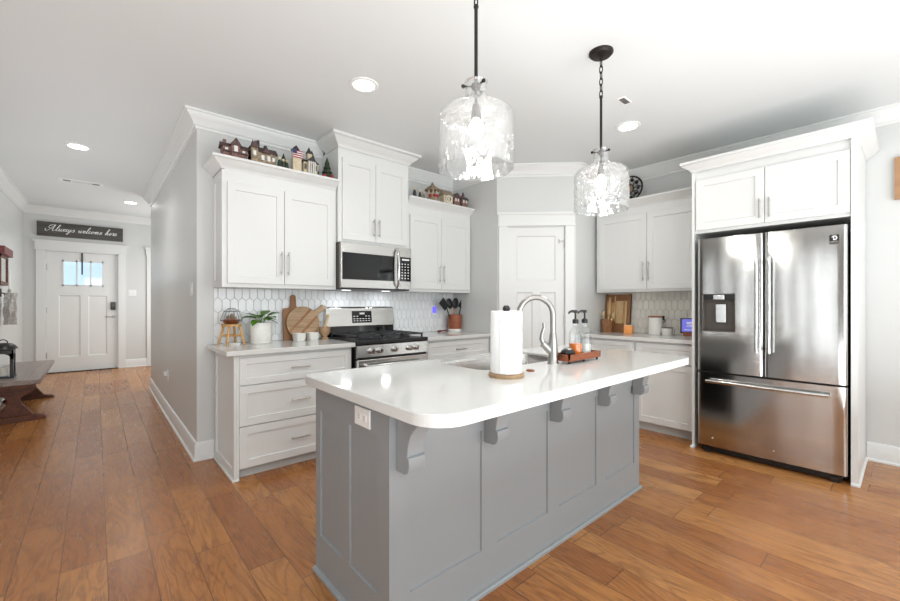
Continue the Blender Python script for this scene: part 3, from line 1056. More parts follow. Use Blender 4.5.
bm = B()
IZ0, IZ1 = .875, .915
outer = rrect(.718, 2.80, .882, 1.85, (.12, .12, .04, .04))
inner = rrect(SX0, SX1, SY0, SY1, (.06,)*4)
loops = {}
e = .004
for z, k in ((IZ0, 'ob'), (IZ1-e, 'ot')):
    loops[k] = [bm.verts.new((x, y, z)) for x, y in outer]
loops['oe'] = [bm.verts.new((x, y, IZ1)) for x, y in rrect(.718+e, 2.80-e, .882+e, 1.85-e, (.116, .116, .036, .036))]
for z, k in ((IZ0, 'ib'), (IZ1, 'it')):
    loops[k] = [bm.verts.new((x, y, z)) for x, y in inner]
n = len(outer)
for a, b in (('ob', 'ot'), ('ot', 'oe'), ('oe', 'it'), ('it', 'ib'), ('ib', 'ob')):
    for i in range(n):
        j = (i+1) % n
        bm.faces.new([loops[a][i], loops[a][j], loops[b][j], loops[b][i]])
tag(obj('island_worktop', bm, 'quartz'), 'thick white quartz worktop with rounded corners on the grey island', 'countertop')

# undermount sink
t = thing('sink', 'undermount stainless sink set into the island worktop', 'sink', ((SX0+SX1)/2, (SY0+SY1)/2, .68))
cx, cy = (SX0+SX1)/2, (SY0+SY1)/2
bm = B()
lv = []
for (x0, x1, y0, y1, r, z) in ((SX0+.003, SX1-.003, SY0+.003, SY1-.003, .058, .906), (SX0+.005, SX1-.005, SY0+.005, SY1-.005, .057, .902), (SX0+.008, SX1-.008, SY0+.008, SY1-.008, .056, .72),
                               (SX0+.03, SX1-.03, SY0+.03, SY1-.03, .05, .70), (SX0+.3, SX1-.3, SY0+.12, SY1-.12, .03, .695)):
    lv.append([bm.verts.new((x-cx, y-cy, z-.68)) for x, y in rrect(x0, x1, y0, y1, (r,)*4)])
for a, b in zip(lv, lv[1:]):
    for i in range(n):
        j = (i+1) % n
        bm.faces.new([a[i], a[j], b[j], b[i]])
bm.faces.new(lv[-1])
bs = obj('basin', bm, 'steel', t)
sm = bs.modifiers.new('solid', 'SOLIDIFY'); sm.thickness = .002; sm.offset = -1
obj('strainer', lathe(B(), [(0, 0), (.055, 0), (.055, .006), (.03, .003), (0, .003)], (0, 0, .0175), 24), 'chrome', t)

# faucet
t = thing('faucet', 'brushed nickel gooseneck pull-down faucet with a side lever behind the paper towels', 'faucet', (1.872, 1.283, .915), R(0))
bm = B()
lathe(bm, [(0, 0), (.031, 0), (.031, .006), (.027, .012), (.026, .05), (.024, .11), (.019, .155), (.018, .158), (.018, .166), (.0155, .17), (.0155, .18), (0, .18)], (0, 0, 0), 24)
obj('base', bm, 'nickel', t)
DIRX, DIRY = -.62, .78    # the spout reaches towards the sink
pts = [(0, 0, .16), (0, 0, .21), (0, 0, .265)]
rr = .092
for i in range(1, 15):
    a = pi*i/14*1.02
    pts.append((DIRX*rr*(1-cos(a)), DIRY*rr*(1-cos(a)), .265+rr*1.05*sin(a)))
ex = pts[-1]
obj('spout', tube(B(), pts, .0155, 14), 'nickel', t)
obj('spray_head', tube(B(), [(ex[0], ex[1], ex[2]+.0), (ex[0]+.0, ex[1]+.0, ex[2]-.03), (ex[0], ex[1], ex[2]-.075), (ex[0], ex[1], ex[2]-.10)], [.0165, .018, .021, .019], 14), 'nickel', t)
bm = B()
ax, ay = -.75, .66   # lever side
tube(bm, [(0, 0, .055), (ax*.03, ay*.03, .085), (ax*.055, ay*.055, .112)], [.020, .020, .019], 12)
tube(bm, [(ax*.05, ay*.05, .105), (ax*.064, ay*.064, .135), (ax*.060, ay*.060, .165), (ax*.048, ay*.048, .20), (ax*.050, ay*.050, .222)], [.013, .011, .009, .0085, .010], 10)
obj('lever', bm, 'nickel', t)

# paper towel holder
TOW = (1.386, 1.196)
t = thing('paper_towel_holder', 'upright roll of white paper towels on a grey wood holder beside the sink', 'paper towels', (TOW[0], TOW[1], .915))
obj('base', lathe(B(), [(0, 0), (.078, 0), (.080, .006), (.080, .014), (.076, .019), (0, .019)], seg=32), 'acacia', t)
obj('rod', lathe(B(), [(0, .019), (.007, .019), (.007, .288), (.010, .290), (.017, .300), (.017, .308), (.010, .318), (0, .319)], seg=16), 'black', t)
obj('roll', lathe(B(), [(.02, .02), (.070, .02), (.0705, .022), (.0705, .292), (.069, .294), (.02, .294)], seg=40, closed=True), 'paper', t)
obj('loose_sheet', prism(B(), [(-.03, -.0708), (-.045, -.061), (-.060, -.052), (-.072, -.03), (-.0745, -.03), (-.063, -.055), (-.046, -.066), (-.03, -.0722)], 2, .022, .292), 'paper', t, smooth=False)

# little ring left on the worktop
tag(obj('ring', tube(B(), [(.018*cos(a), .018*sin(a), .0) for a in [2*pi*i/16 for i in range(16)]], .003, 6, True), 'copper'), 'tiny copper ring lying on the worktop by the faucet', 'ring').location = (1.585, 1.215, .918)

# tray with bottles
t = thing('tray', 'small reddish wood tray on black feet beside the faucet', 'tray', (2.072, 1.258, .915), 0)
bm = B(); box(bm, -.165, .165, -.055, .055, .014, .024)
for a in (-.055, .047):
    box(bm, -.165, .165, a, a+.008, .024, .05)
for a in (-.165, .157):
    box(bm, a, a+.008, -.055, .055, .024, .05)
obj('tray_body', bm, 'walnut', t, smooth=False)
for x in (-.145, 0, .145):
    for y in (-.042, .042):
        obj('foot', sphere(B(), (x, y, .0075), .0075, 1, 1, 1, 10, 6), 'black', t)
for x in (-.168, .168):
    obj('end_handle', tube(B(), [(x, -.02, .04), (x*1.06, -.015, .045), (x*1.06, .015, .045), (x, .02, .04)], .003, 6), 'black', t)


def soap(label, loc, liquid, lz, grp=None):
    t = thing('soap_bottle', label, 'soap bottle', loc, R(160))
    t.scale = (.95, .95, 1.27)
    out = [(0, 0), (.036, 0), (.040, .004), (.040, .095), (.036, .112), (.020, .128), (.0155, .134), (.0155, .150)]
    obj('bottle', lathe(B(), out+[(.0135, .150), (.0135, .133), (.034, .110), (.0375, .093), (.0375, .006), (0, .004)], seg=24), 'clear', t)
    obj('liquid', lathe(B(), [(0, .006), (.036, .006), (.0365, lz), (0, lz)], seg=24), liquid, t)
    bm = B(); lathe(bm, [(0, .148), (.018, .148), (.018, .164), (.012, .168), (.0055, .170), (.0055, .195), (.012, .196), (.013, .208), (0, .210)], seg=18)
    tube(bm, [(0, 0, .203), (.028, 0, .204), (.046, 0, .199), (.050, 0, .192)], [.007, .006, .005, .0045], 8)
    obj('pump', bm, 'black', t)


soap('clear pump bottle of orange soap on the wood tray', (2.072, 1.268, .94), 'orange', .058)
soap('clear pump bottle of colourless soap at the right end of the wood tray', (2.168, 1.266, .94), 'clsoap', .05)
t = thing('dish_scrubber', 'round black dish scrubber lying on the left end of the wood tray', 'scrubber', (1.975, 1.255, .94))
obj('bristles', lathe(B(), [(0, 0), (.034, 0), (.036, .014), (.03, .02), (0, .02)], seg=20), 'snow', t)
obj('grip', lathe(B(), [(0, .02), (.038, .02), (.040, .03), (.034, .043), (.018, .05), (0, .052)], seg=20), 'black', t)
obj('ring_cap', lathe(B(), [(.016, .05), (.024, .049), (.024, .054), (.016, .056)], seg=20, closed=True), 'chrome', t)

# outlet on the island end


def outlet(label, name, loc, rot, horiz=False, toggles=0, cat='outlet', w=.072, h=.116):
    t = thing(name, label, cat, loc); t.rotation_euler = rot
    ww, hh = (h, w) if horiz else (w, h)
    obj('cover_plate', box(B(), -ww/2, ww/2, -.006, 0, -hh/2, hh/2), 'white', t, bev=.002)
    if toggles:
        for i in range(toggles):
            c = (i-(toggles-1)/2)*.046
            obj('rocker', box(B(), c-.016, c+.016, -.010, -.005, -.033, .033), 'white', t, bev=.002)
    else:
        for s in (-1, 1):
            c = (s*.02, 0) if horiz else (0, s*.02)
            so = obj('socket', box(B(), c[0]-.015, c[0]+.015, -.008, -.005, c[1]-.014, c[1]+.014), 'white', t, bev=.002)
            bm = B()
            for q in (-.005, .005):
                if horiz:
                    box(bm, c[0]-.004, c[0]+.005, -.0085, -.0075, q-.0012, q+.0012)
                else:
                    box(bm, q-.0012, q+.0012, -.0085, -.0075, c[1]-.004, c[1]+.005)
            obj('slots', bm, 'dgrey', so, smooth=False)
    return t


outlet('white outlet on the end of the grey island', 'outlet', (IX0, 1.390, .805), (0, 0, R(-90)), True)
outlet('white outlet low on the hall side of the kitchen wall', 'outlet', (XH, 5.42, .45), (0, 0, R(-90)))
bm = B(); box(bm, -.025, .025, -.04, -.009, -.005, .04)
o = tag(obj('plug_adapter', bm, 'white', bev=.005), 'white plug adapter pushed into the low hall outlet', 'plug'); o.location = (XH, 5.42, .45); o.rotation_euler = (0, 0, R(-90))
outlet('white double light switch on the hall side of the kitchen wall near its corner', 'light_switch', (XH, 3.95, 1.36), (0, 0, R(-90)), False, 2, 'light switch', .115)
outlet('white light switch plate on the entry wall right of the front door', 'light_switch', (.50, YE, 1.36+.085), (0, 0, 0), False, 2, 'light switch', .115)
nl = thing('night_light', 'small glowing violet night light plugged in on the backsplash near the crock', 'night light', (2.99, YB-.0125, 1.165))
obj('base_plate', box(B(), -.032, .032, -.02, 0, -.055, .055), 'white', nl, bev=.004)
obj('glow_lens', box(B(), -.026, .03, -.03, -.02, -.03, .045), 'nlight', nl, bev=.004)

# ------------------------------------------------------------------ pendants


def wavy(a, z, k):
    return .0


def pendant(label, x, y, zb):
    t = thing('pendant_light', label, 'pendant light', (x, y, H), 0, 'glass pendants over the island')
    obj('canopy', lathe(B(), [(0, 0), (.070, 0), (.070, -.010), (.058, -.022), (.012, -.028), (.010, -.045), (0, -.045)], seg=32), 'bronze', t)
    bm = B()
    zc = -.045
    for i in range(6):
        c = zc-.022-i*.037
        pts = []
        for q in range(14):
            a = 2*pi*q/14
            px, pz = .0095*cos(a), .024*sin(a)
            pts.append((px, 0, c+pz) if i % 2 == 0 else (0, px, c+pz))
        tube(bm, pts, .0032, 6, True)
    obj('chain', bm, 'bronze', t)
    zr0, zr1 = -.27, zb-H+.362
    bm = B(); tube(bm, [(0, 0, zr0), (0, 0, zr1)], .0075, 10); sphere(bm, (0, 0, zr0), .011)
    obj('rod', bm, 'bronze', t)
    b = zb-H
    bm = B(); lathe(bm, [(0, .364), (.012, .364), (.020, .354), (.020, .342), (.012, .334), (0, .334)], (0, 0, b), 20)
    for i in range(3):
        a = 2*pi*i/3+.35
        tube(bm, [(0, 0, b+.348), (.05*cos(a), .05*sin(a), b+.348)], .0035, 8)
        sphere(bm, (.054*cos(a), .054*sin(a), b+.348), .0085)
    obj('holder_screws', bm, 'bronze', t)
    bm = B(); lathe(bm, [(0, .334), (.006, .334), (.006, .28), (.015, .27), (.021, .215), (.020, .21), (0, .21)], (0, 0, b), 18)
    obj('socket', bm, 'bronze', t)
    rnd = random.Random(5)
    ph = [(rnd.uniform(0, 6.28), rnd.uniform(0, 6.28)) for _ in range(6)]

    def wob(a, z, k):
        s = 0
        for q, (p1, p2) in enumerate(ph):
            s += sin((3+2*q)*a+p1+z*(18+9*q))*sin(z*(30+8*q)+p2)
        return .0016*s if z < .25 else 0
    prof = [(.156, 0)]
    for i in range(1, 13):
        prof.append((.156, .21*i/12))
    for i in range(1, 7):
        a = R(90*i/6)
        prof.append((.156-.05*(1-cos(a)), .21+.042*sin(a)))
    prof += [(.085, .263), (.060, .273), (.048, .286), (.044, .30), (.044, .357), (.049, .364)]
    obj('shade', lathe(B(), prof+[(r_-.0035, z_) for r_, z_ in reversed(prof)], (0, 0, b), 48, True, wob), 'shade', t)
    bm = B(); sphere(bm, (0, 0, b+.165), .031, 1, 1, 1.25, 16, 12); lathe(bm, [(0, .195), (.014, .195), (.013, .212), (0, .212)], (0, 0, b), 14)
    obj('bulb', bm, 'bulb', t)
    l = bpy.data.lights.new('pendant_glow', 'POINT'); l.energy = 4; l.shadow_soft_size = .04; l.color = (1, .96, .90)
    lo = bpy.data.objects.new('pendant_glow', l); COL.objects.link(lo); lo.location = (x, y, H+b+.09)
    return t


pendant('large glass pendant nearest the camera, hanging over the near half of the island', 1.197, 1.199, 1.803)
pendant('farther glass pendant on a visible ceiling canopy, over the far half of the island', 2.285, 1.226, 1.803)

# recessed lights
for (x, y, lab) in ((1.393, 2.489, 'round recessed ceiling light above the left kitchen cabinets, before the tall cabinet'),
                    (-.13, 5.275, 'round recessed ceiling light at the near end of the hall'),
                    (.40, 7.85, 'round recessed ceiling light near the front door, at the hall corner'),
                    (3.408, 1.585, 'round recessed ceiling light in front of the refrigerator, beside the far pendant')):
    z = H+zo(y)
    t = thing('recessed_light', lab, 'ceiling light', (x, y, z), 0, 'recessed ceiling lights')
    obj('trim_ring', lathe(B(), [(.070, 0), (.098, 0), (.096, -.006), (.074, -.008)], seg=32, closed=True), 'white', t)
    obj('lens', lathe(B(), [(0, -.002), (.072, -.002), (.072, -.004), (0, -.006)], seg=28), 'downlight', t)
    l = bpy.data.lights.new('recessed_glow', 'SPOT'); l.energy = 12 if y < 4 else 26; l.spot_size = R(150); l.spot_blend = .9; l.shadow_soft_size = .07; l.color = (1, .97, .92)
    lo = bpy.data.objects.new('recessed_glow', l); COL.objects.link(lo); lo.location = (x, y, z-.03)

t = thing('air_vent', 'long white air vent in the hall ceiling before the front door', 'vent', (-.135, 6.85, H+zo(6.85)))
obj('frame', box(B(), -.21, .21, -.07, .07, -.008, 0), 'white', t, bev=.003)
obj('slots', box(B(), -.17, -.10, -.03, .03, -.0095, -.007), 'dgrey', t, smooth=False)
obj('slots', box(B(), .10, .17, -.03, .03, -.0095, -.007), 'dgrey', t, smooth=False)
bm = B()
for i in range(5):
    box(bm, -.09, .09, -.04+i*.019, -.034+i*.019, -.0095, -.007)
obj('slats', bm, 'toe', t, smooth=False)
t = thing('air_vent', 'little grey slotted vent in the ceiling near the far pendant', 'vent', (2.955, 1.40, H), 0)
obj('frame', box(B(), -.06, .06, -.028, .028, -.006, 0), 'white', t, smooth=False)
bm = B()
for i in range(6):
    box(bm, -.05+i*.017, -.038+i*.017, -.02, .02, -.008, -.005)
obj('slots', bm, 'dgrey', t, smooth=False)

# ------------------------------------------------------------------ left counter goods
CZ = .915
# plant stand with terrarium
t = thing('plant_stand', 'little orange-brown wooden stool stand at the left end of the counter', 'stand', (.812, 3.565, CZ), R(15))
bm = B(); lathe(bm, [(0, .148), (.072, .148), (.074, .153), (.074, .162), (.07, .166), (0, .166)], seg=28)
obj('top', bm, 'bamboo', t)
for i in range(4):
    a = R(45+90*i)
    obj('leg', tube(B(), [(.058*cos(a), .058*sin(a), .15), (.098*cos(a), .098*sin(a), 0)], [.010, .009], 8), 'bamboo', t)
bm = B()
for i in range(2):
    a = R(45+90*i); r_ = .077
    tube(bm, [(r_*cos(a), r_*sin(a), .075), (-r_*cos(a), -r_*sin(a), .075)], .009, 8)
obj('stretcher', bm, 'bamboo', t)
t = thing('terrarium', 'faceted glass terrarium on the little wooden stool', 'terrarium', (.812, 3.565, CZ+.166))
rings = [(.045, 0), (.080, .03), (.055, .10), (.022, .125)]
bm = B(); lathe(bm, rings, seg=6); obj('glass', bm, 'clear', t, smooth=False)
bm = B()
for i in range(6):
    a = 2*pi*i/6
    tube(bm, [(r_*cos(a), r_*sin(a), z) for r_, z in rings], .0015, 6)
for r_, z in rings:
    tube(bm, [(r_*cos(2*pi*i/6), r_*sin(2*pi*i/6), z) for i in range(6)], .0015, 6, True)
obj('frame', bm, 'bronze', t)
obj('filling', lathe(B(), [(0, .003), (.040, .003), (.066, .026), (.05, .038), (0, .045)], seg=12), 'copper', t)
bm = B()
for i in range(9):
    a = i*.7; sphere(bm, (.03*cos(a)*(i % 3)/2, .03*sin(a)*(i % 3)/2, .045+.008*(i % 4)), .012, 1, 1, 1.3, 8, 6)
obj('moss', bm, 'stone', t)
# coasters beneath stool
cg = 'coasters under the stool'
bm = B(); box(bm, -.045, .045, -.045, .045, 0, .007)
o = tag(obj('coaster', bm, 'snow'), 'lower pale coaster lying under the wooden stool', 'coaster', cg); o.location = (.812, 3.565, CZ); o.rotation_euler = (0, 0, R(15))
o2 = o.copy(); COL.objects.link(o2); o2.location = (.815, 3.562, CZ+.007); o2.rotation_euler = (0, 0, R(25)); o2['label'] = 'upper pale coaster stacked under the wooden stool'

# potted plant
t = thing('potted_plant', 'leafy green plant in a white pot on a saucer left of the cutting boards', 'plant', (1.03, 3.56, CZ))
obj('saucer', lathe(B(), [(0, 0), (.078, 0), (.082, .004), (.084, .022), (.078, .022), (.076, .008), (0, .008)], seg=32), 'ceramic', t)
obj('pot', lathe(B(), [(0, .008), (.070, .008), (.078, .02), (.083, .10), (.084, .172), (.078, .172), (.076, .15), (0, .15)], seg=32), 'ceramic', t)
obj('soil', lathe(B(), [(0, .15), (.075, .15), (.074, .158), (0, .16)], seg=24), 'soil', t)
bm = B(); lf = B()


def leaf(b, base, az, el, L_, wd, droop):
    d = Vector((cos(az)*cos(el), sin(az)*cos(el), sin(el))); s = Vector((-sin(az), cos(az), 0))
    rows = []
    for i in range(7):
        u = i/6
        c = Vector(base)+d*L_*u+Vector((0, 0, -droop*u*u))
        w = wd*sin(pi*min(1, u*.93+.07))**.8*(1 if u < .5 else 1.0)
        up = Vector((0, 0, .25*w))
        rows.append([b.verts.new(c-s*w+up), b.verts.new(c), b.verts.new(c+s*w+up)])
    for a, c in zip(rows, rows[1:]):
        for q in (0, 1):
            b.faces.new([a[q], a[q+1], c[q+1], c[q]])


rg = random.Random(3)
for az, el, sl, L_, wd, dr in ((205, 30, .07, .075, .030, .02), (180, 20, .08, .075, .034, .03), (15, 40, .09, .09, .033, .015), (-20, 15, .06, .09, .03, .03), (50, 55, .10, .08, .03, .01), (270, 20, .06, .085, .03, .03),
                               (300, 35, .07, .08, .028, .03), (240, 45, .08, .08, .028, .02), (90, 40, .07, .08, .03, .02), (330, 60, .10, .07, .028, .02), (140, 50, .08, .08, .028, .01), (350, 5, .05, .08, .028, .05), (225, 5, .05, .07, .026, .05)):
    az, el = R(az), R(el)
    p0 = (rg.uniform(-.02, .02), rg.uniform(-.02, .02), .155)
    p1 = (p0[0]+sl*.6*cos(az), p0[1]+sl*.6*sin(az), .155+sl*.75)
    tube(bm, [p0, ((p0[0]+p1[0])/2, (p0[1]+p1[1])/2, .155+sl*.5), p1], .002, 5)
    leaf(lf, p1, az, el*.5, L_*1.3, wd*1.35, dr)
obj('stems', bm, 'leaf', t)
obj('leaves', lf, 'leaf', t)

# cutting boards leaning on the tile


def lean(bm, x, y, z, ang):
    return xf(bm, Matrix.Translation((x, y, z)) @ Matrix.Rotation(R(-ang), 4, 'X'))


bm = B()
pts = [(-.095, 0), (.095, 0), (.095, .27), (.088, .285), (.035, .292), (.026, .31), (.024, .39), (.017, .405), (0, .41), (-.017, .405), (-.024, .39), (-.026, .31), (-.035, .292), (-.088, .285), (-.095, .27)]
prism(bm, pts, 1, -.009, .009)
o = tag(obj('cutting_board', lean(bm, 0, 0, 0, 5), 'teak', bev=.003), 'rectangular brown cutting board with a handle, behind the round board', 'cutting board'); o.location = (1.345, 3.664, CZ+.001)
bm = B()
ro = .152
pts = []
ang0 = R(36)
for i in range(41):
    a = ang0+R(8)+(2*pi-R(16))*i/40
    pts.append((ro*cos(a), ro*sin(a)))
for (u, v) in ((.19, -.024), (.25, -.027), (.262, -.016), (.266, 0), (.262, .016), (.25, .027), (.19, .024)):
    pts.append((u*cos(ang0)-v*sin(ang0), u*sin(ang0)+v*cos(ang0)))
prism(bm, pts, 1, -.009, .009)
t = thing('round_cutting_board', 'round striped wooden paddle board with its handle pointing up right', 'cutting board', (1.418, 3.62, CZ+.001))
Ml = Matrix.Rotation(R(-9), 4, 'X') @ Matrix.Translation((0, 0, ro))
obj('board', xf(bm, Ml), 'acacia', t, bev=.003)
bm = B()
for off in (-.06, .025):
    u0 = -math.sqrt(ro*ro-off*off)*.97; u1 = math.sqrt(ro*ro-off*off)*.97
    q = []
    for (u, v) in ((u0, off), (u1, off), (u1, off+.022), (u0, off+.022)):
        q.append((u*cos(ang0+.15)-v*sin(ang0+.15), u*sin(ang0+.15)+v*cos(ang0+.15)))
    prism(bm, q, 1, -.0096, -.0088)
obj('dark_stripes', xf(bm, Ml), 'teak', t, smooth=False)
obj('hanging_loop', xf(tube(B(), [(.265*cos(ang0)+.022*cos(a), -.012, .265*sin(ang0)+.022*sin(a)) for a in [2*pi*i/12 for i in range(12)]], .0025, 6, True), Ml), 'white', t)
for x, lab in ((1.352, 'white square ramekin in front of the round board, left of two'), (1.472, 'white square ramekin next to the mortar, right of two')):
    if x < 1.4:
        t = thing('ramekin', lab, 'ramekin', (x, 3.565, CZ), R(8), 'white ramekins by the boards')
        bm = B()
        L_ = []
        for (s_, z) in ((.036, 0), (.042, .012), (.045, .062), (.0465, .066), (.042, .067), (.039, .06), (.036, .012)):
            L_.append([bm.verts.new((px_, py_, z)) for px_, py_ in rrect(-s_, s_, -s_, s_, (.012,)*4, 4)])
        for a, b in zip(L_, L_[1:]):
            m_ = len(a)
            for i in range(m_):
                bm.faces.new([a[i], a[(i+1) % m_], b[(i+1) % m_], b[i]])
        bm.faces.new(L_[0]); bm.faces.new(L_[-1])
        obj('dish', bm, 'ceramic', t)
        rk = t
    else:
        t = copy_tree(rk); t.location = (x, 3.565, CZ); t['label'] = lab
t = thing('mortar', 'wooden mortar beside the range, at the right end of the left counter', 'mortar', (1.585, 3.565, CZ))
obj('bowl', lathe(B(), [(0, 0), (.036, 0), (.038, .008), (.024, .022), (.028, .03), (.045, .05), (.052, .085), (.050, .115), (.044, .116), (.044, .085), (.03, .05), (0, .045)], seg=28), 'acacia', t)
o = tag(obj('pestle', tube(B(), [(0, 0, 0), (.014, .0, .06), (.03, 0, .12), (.042, 0, .165), (.044, 0, .172)], [.016, .012, .010, .014, .006], 12), 'pale'), 'pale wooden pestle standing in the wooden mortar', 'pestle')
o.location = (1.578, 3.565, CZ+.058)

# right of range: crock with utensils
t = thing('utensil_crock', 'reddish wooden utensil crock on a white base at the corner of the back counter', 'crock', (3.225, 3.59, CZ))
obj('base', lathe(B(), [(0, 0), (.078, 0), (.08, .004), (.08, .026), (.076, .03), (0, .03)], seg=28), 'ceramic', t)
obj('crock_body', lathe(B(), [(0, .03), (.076, .03), (.080, .06), (.084, .20), (.078, .20), (.074, .05), (0, .045)], seg=28), 'copper', t)
obj('band', lathe(B(), [(.080, .10), (.0825, .10), (.0834, .125), (.081, .125)], seg=28, closed=True), 'walnut', t)
ug = 'black utensils in the crock'
ubase = []
specs = [('spatula', 'black slotted spatula leaning left in the crock', -.16, -.02), ('serving_spoon', 'large black serving spoon leaning left of centre in the crock', -.07, .0),
         ('ladle', 'black ladle rising from the middle of the crock', .02, .02), ('turner', 'broad black turner leaning right in the crock', .10, -.01), ('slotted_spoon', 'black slotted spoon leaning far right in the crock', .15, .03)]
for nme, lab, tx, ty in specs:
    t = thing(nme, lab, 'utensil', (3.225+tx*.18, 3.59+ty*.3, CZ+.05), 0, ug)
    L_ = .26
    top = Vector((tx*.8, ty*.5, L_))
    obj('handle', tube(B(), [(0, 0, 0), top*.5, top*.93], [.006, .006, .007], 8), 'bamboo' if nme in ('ladle', 'serving_spoon') else 'black', t)
    bm = B()
    ax_ = top.normalized()
    if nme in ('spatula', 'turner'):
        s_ = Vector((1, .2, 0))
        box(bm, -.045, .045, -.003, .003, -.01, .12)
    else:
        sphere(bm, (0, 0, .05), .05, .95, .35, 1.3, 14, 10)
    q = Vector((0, 0, 1)).rotation_difference(Vector((tx*1.6, ty, .25)).normalized() if nme != 'ladle' else Vector((.1, 0, 1)))
    xf(bm, Matrix.Translation(top*.9) @ q.to_matrix().to_4x4())
    obj('head', bm, 'black', t, bev=.002 if nme in ('spatula', 'turner') else 0)
t = thing('spoon_rest', 'small dark red wooden spoon lying on the back counter left of the crock', 'spoon', (3.02, 3.60, CZ), R(10))
obj('bowl', sphere(B(), (-.03, 0, .012), .03, 1.2, .8, .4, 14, 8), 'redwood', t)
obj('handle', tube(B(), [(0, 0, .012), (.06, 0, .014), (.10, 0, .012)], [.008, .007, .009], 8), 'redwood', t)

# ------------------------------------------------------------------ right counter goods
t = thing('spoon_crock', 'brown bamboo crock holding wooden spoons in the pantry corner', 'crock', (4.46, 2.318, CZ))
obj('crock_body', lathe(B(), [(0, 0), (.054, 0), (.058, .01), (.066, .15), (.060, .15), (.054, .012), (0, .01)], seg=28), 'teak', t)
sg = 'wooden spoons in the bamboo crock'
for i, (dx, dy, L_, lab) in enumerate(((-.03, .01, .225, 'wooden spoon leaning toward the pantry wall in the bamboo crock'), (-.015, -.02, .25, 'tallest wooden spoon in the bamboo crock'), (.02, .0, .215, 'wooden spoon at the back of the bamboo crock'), (-.01, -.045, .21, 'wooden spoon leaning toward the framed boards in the bamboo crock'))):
    bm = B(); tip = Vector((dx*1.5, dy*1.5, L_))
    tube(bm, [(0, 0, 0), tip*.75], [.006, .006], 8)
    s0 = len(bm.verts); sphere(bm, (0, 0, 0), .028, .8, .35, 1.25, 12, 8); bm.verts.ensure_lookup_table()
    xf(bm, Matrix.Translation(tip*.86) @ Matrix.Rotation(R(60), 4, 'Z'), s0)
    o = tag(obj('wooden_spoon', bm, 'pale'), lab, 'spoon', sg); o.location = (4.46+dx*.5, 2.318+dy*.5, CZ+.015)
# slatted wooden tray leaning on the tile
t = thing('slatted_board', 'large bamboo board with dark and pale upright slats leaning on the ivory backsplash', 'board', (4.545, 2.238, CZ+.001), R(-90))
Ml = Matrix.Rotation(R(-6), 4, 'X')
bm = B(); box(bm, -.145, .145, -.008, .012, 0, .435)
obj('back_board', xf(bm, Ml), 'teak', t, smooth=False)
for i, (xa, xb, za, zb, mt) in enumerate(((-.13, -.108, .06, .36, 'bamboo'), (-.112, -.088, .10, .40, 'pale'), (-.082, -.05, .04, .34, 'bamboo'), (-.044, -.03, .12, .42, 'pale'), (-.024, .06, .10, .36, 'pale'), (.064, .078, .10, .37, 'bamboo'), (.082, .104, .08, .36, 'pale'))):
    obj('slat', xf(box(B(), xa, xb, -.016, -.008, za, zb), Ml), mt, t, bev=.002)
bm = B(); box(bm, -.145, -.13, -.02, .012, 0, .44); box(bm, .115, .145, -.02, .012, 0, .44); box(bm, -.145, .145, -.02, .012, 0, .06)
obj('frame', xf(bm, Ml), 'teak', t, smooth=False)
t = thing('candle', 'square apricot candle jar on the right counter in front of the slatted board', 'candle', (4.385, 2.03, CZ), R(10))
obj('jar', box(B(), -.042, .042, -.042, .042, 0, .092), 'apricot', t, bev=.006)
obj('wax', box(B(), -.036, .036, -.036, .036, .092, .094), 'wax', t, smooth=False)
obj('wick', tube(B(), [(0, 0, .094), (0, 0, .106)], .0015, 5), 'black', t)
t = thing('canister', 'tall white canister with a reddish wood lid beside the small bowl', 'canister', (4.47, 1.785, CZ))
obj('body', lathe(B(), [(0, 0), (.064, 0), (.068, .006), (.068, .182), (0, .182)], seg=32), 'ceramic', t)
obj('lid', lathe(B(), [(0, .182), (.069, .182), (.071, .186), (.070, .197), (0, .199)], seg=32), 'walnut', t)
bm = B(); tube(bm, [(.03, -.06, .165), (.032, -.082, .16), (.032, -.085, .14), (.03, -.066, .13)], .005, 8); box(bm, .02, .04, -.078, -.066, .15, .20)
obj('clasp', bm, 'black', t, smooth=False)
t = thing('lidded_bowl', 'small white bowl with a dark rim between the canister and the tablet', 'bowl', (4.44, 1.655, CZ))
obj('body', lathe(B(), [(0, 0), (.046, 0), (.050, .006), (.054, .075), (.0, .075)], seg=28), 'ceramic', t)
obj('lid', lathe(B(), [(0, .075), (.0545, .075), (.055, .083), (0, .085)], seg=28), 'dgrey', t)
t = thing('tablet_stand', 'reddish wooden stand holding the lit tablet next to the refrigerator', 'stand', (4.41, 1.40, CZ), R(-72))
bm = B(); box(bm, -.09, .09, -.05, .07, .012, .034); box(bm, -.09, .09, -.05, -.04, .034, .045)
for x in (-.075, .065):
    box(bm, x, x+.012, -.045, .06, 0, .012)
box(bm, -.02, .02, .04, .055, .034, .13)
obj('stand_body', bm, 'walnut', t, bev=.003)
t = thing('tablet', 'black tablet with a lit violet screen on the wooden stand', 'tablet', (4.41, 1.40, CZ+.036), R(-72))
Mt = Matrix.Translation((0, -.036, .002)) @ Matrix.Rotation(R(-24), 4, 'X')
tb = obj('case', xf(box(B(), -.115, .115, -.006, .006, 0, .16), Mt), 'black', t, bev=.004)
sc_ = obj('screen', xf(box(B(), -.10, .10, -.0075, -.005, .014, .146), Mt), 'screen', t, smooth=False)
bm = B(); box(bm, -.06, .02, -.0085, -.007, .10, .115); box(bm, -.06, .05, -.0085, -.007, .08, .086); box(bm, -.06, .04, -.0085, -.007, .066, .072); box(bm, -.08, .06, -.0085, -.007, .03, .036)
obj('screen_text', xf(bm, Mt), 'white', sc_, smooth=False)
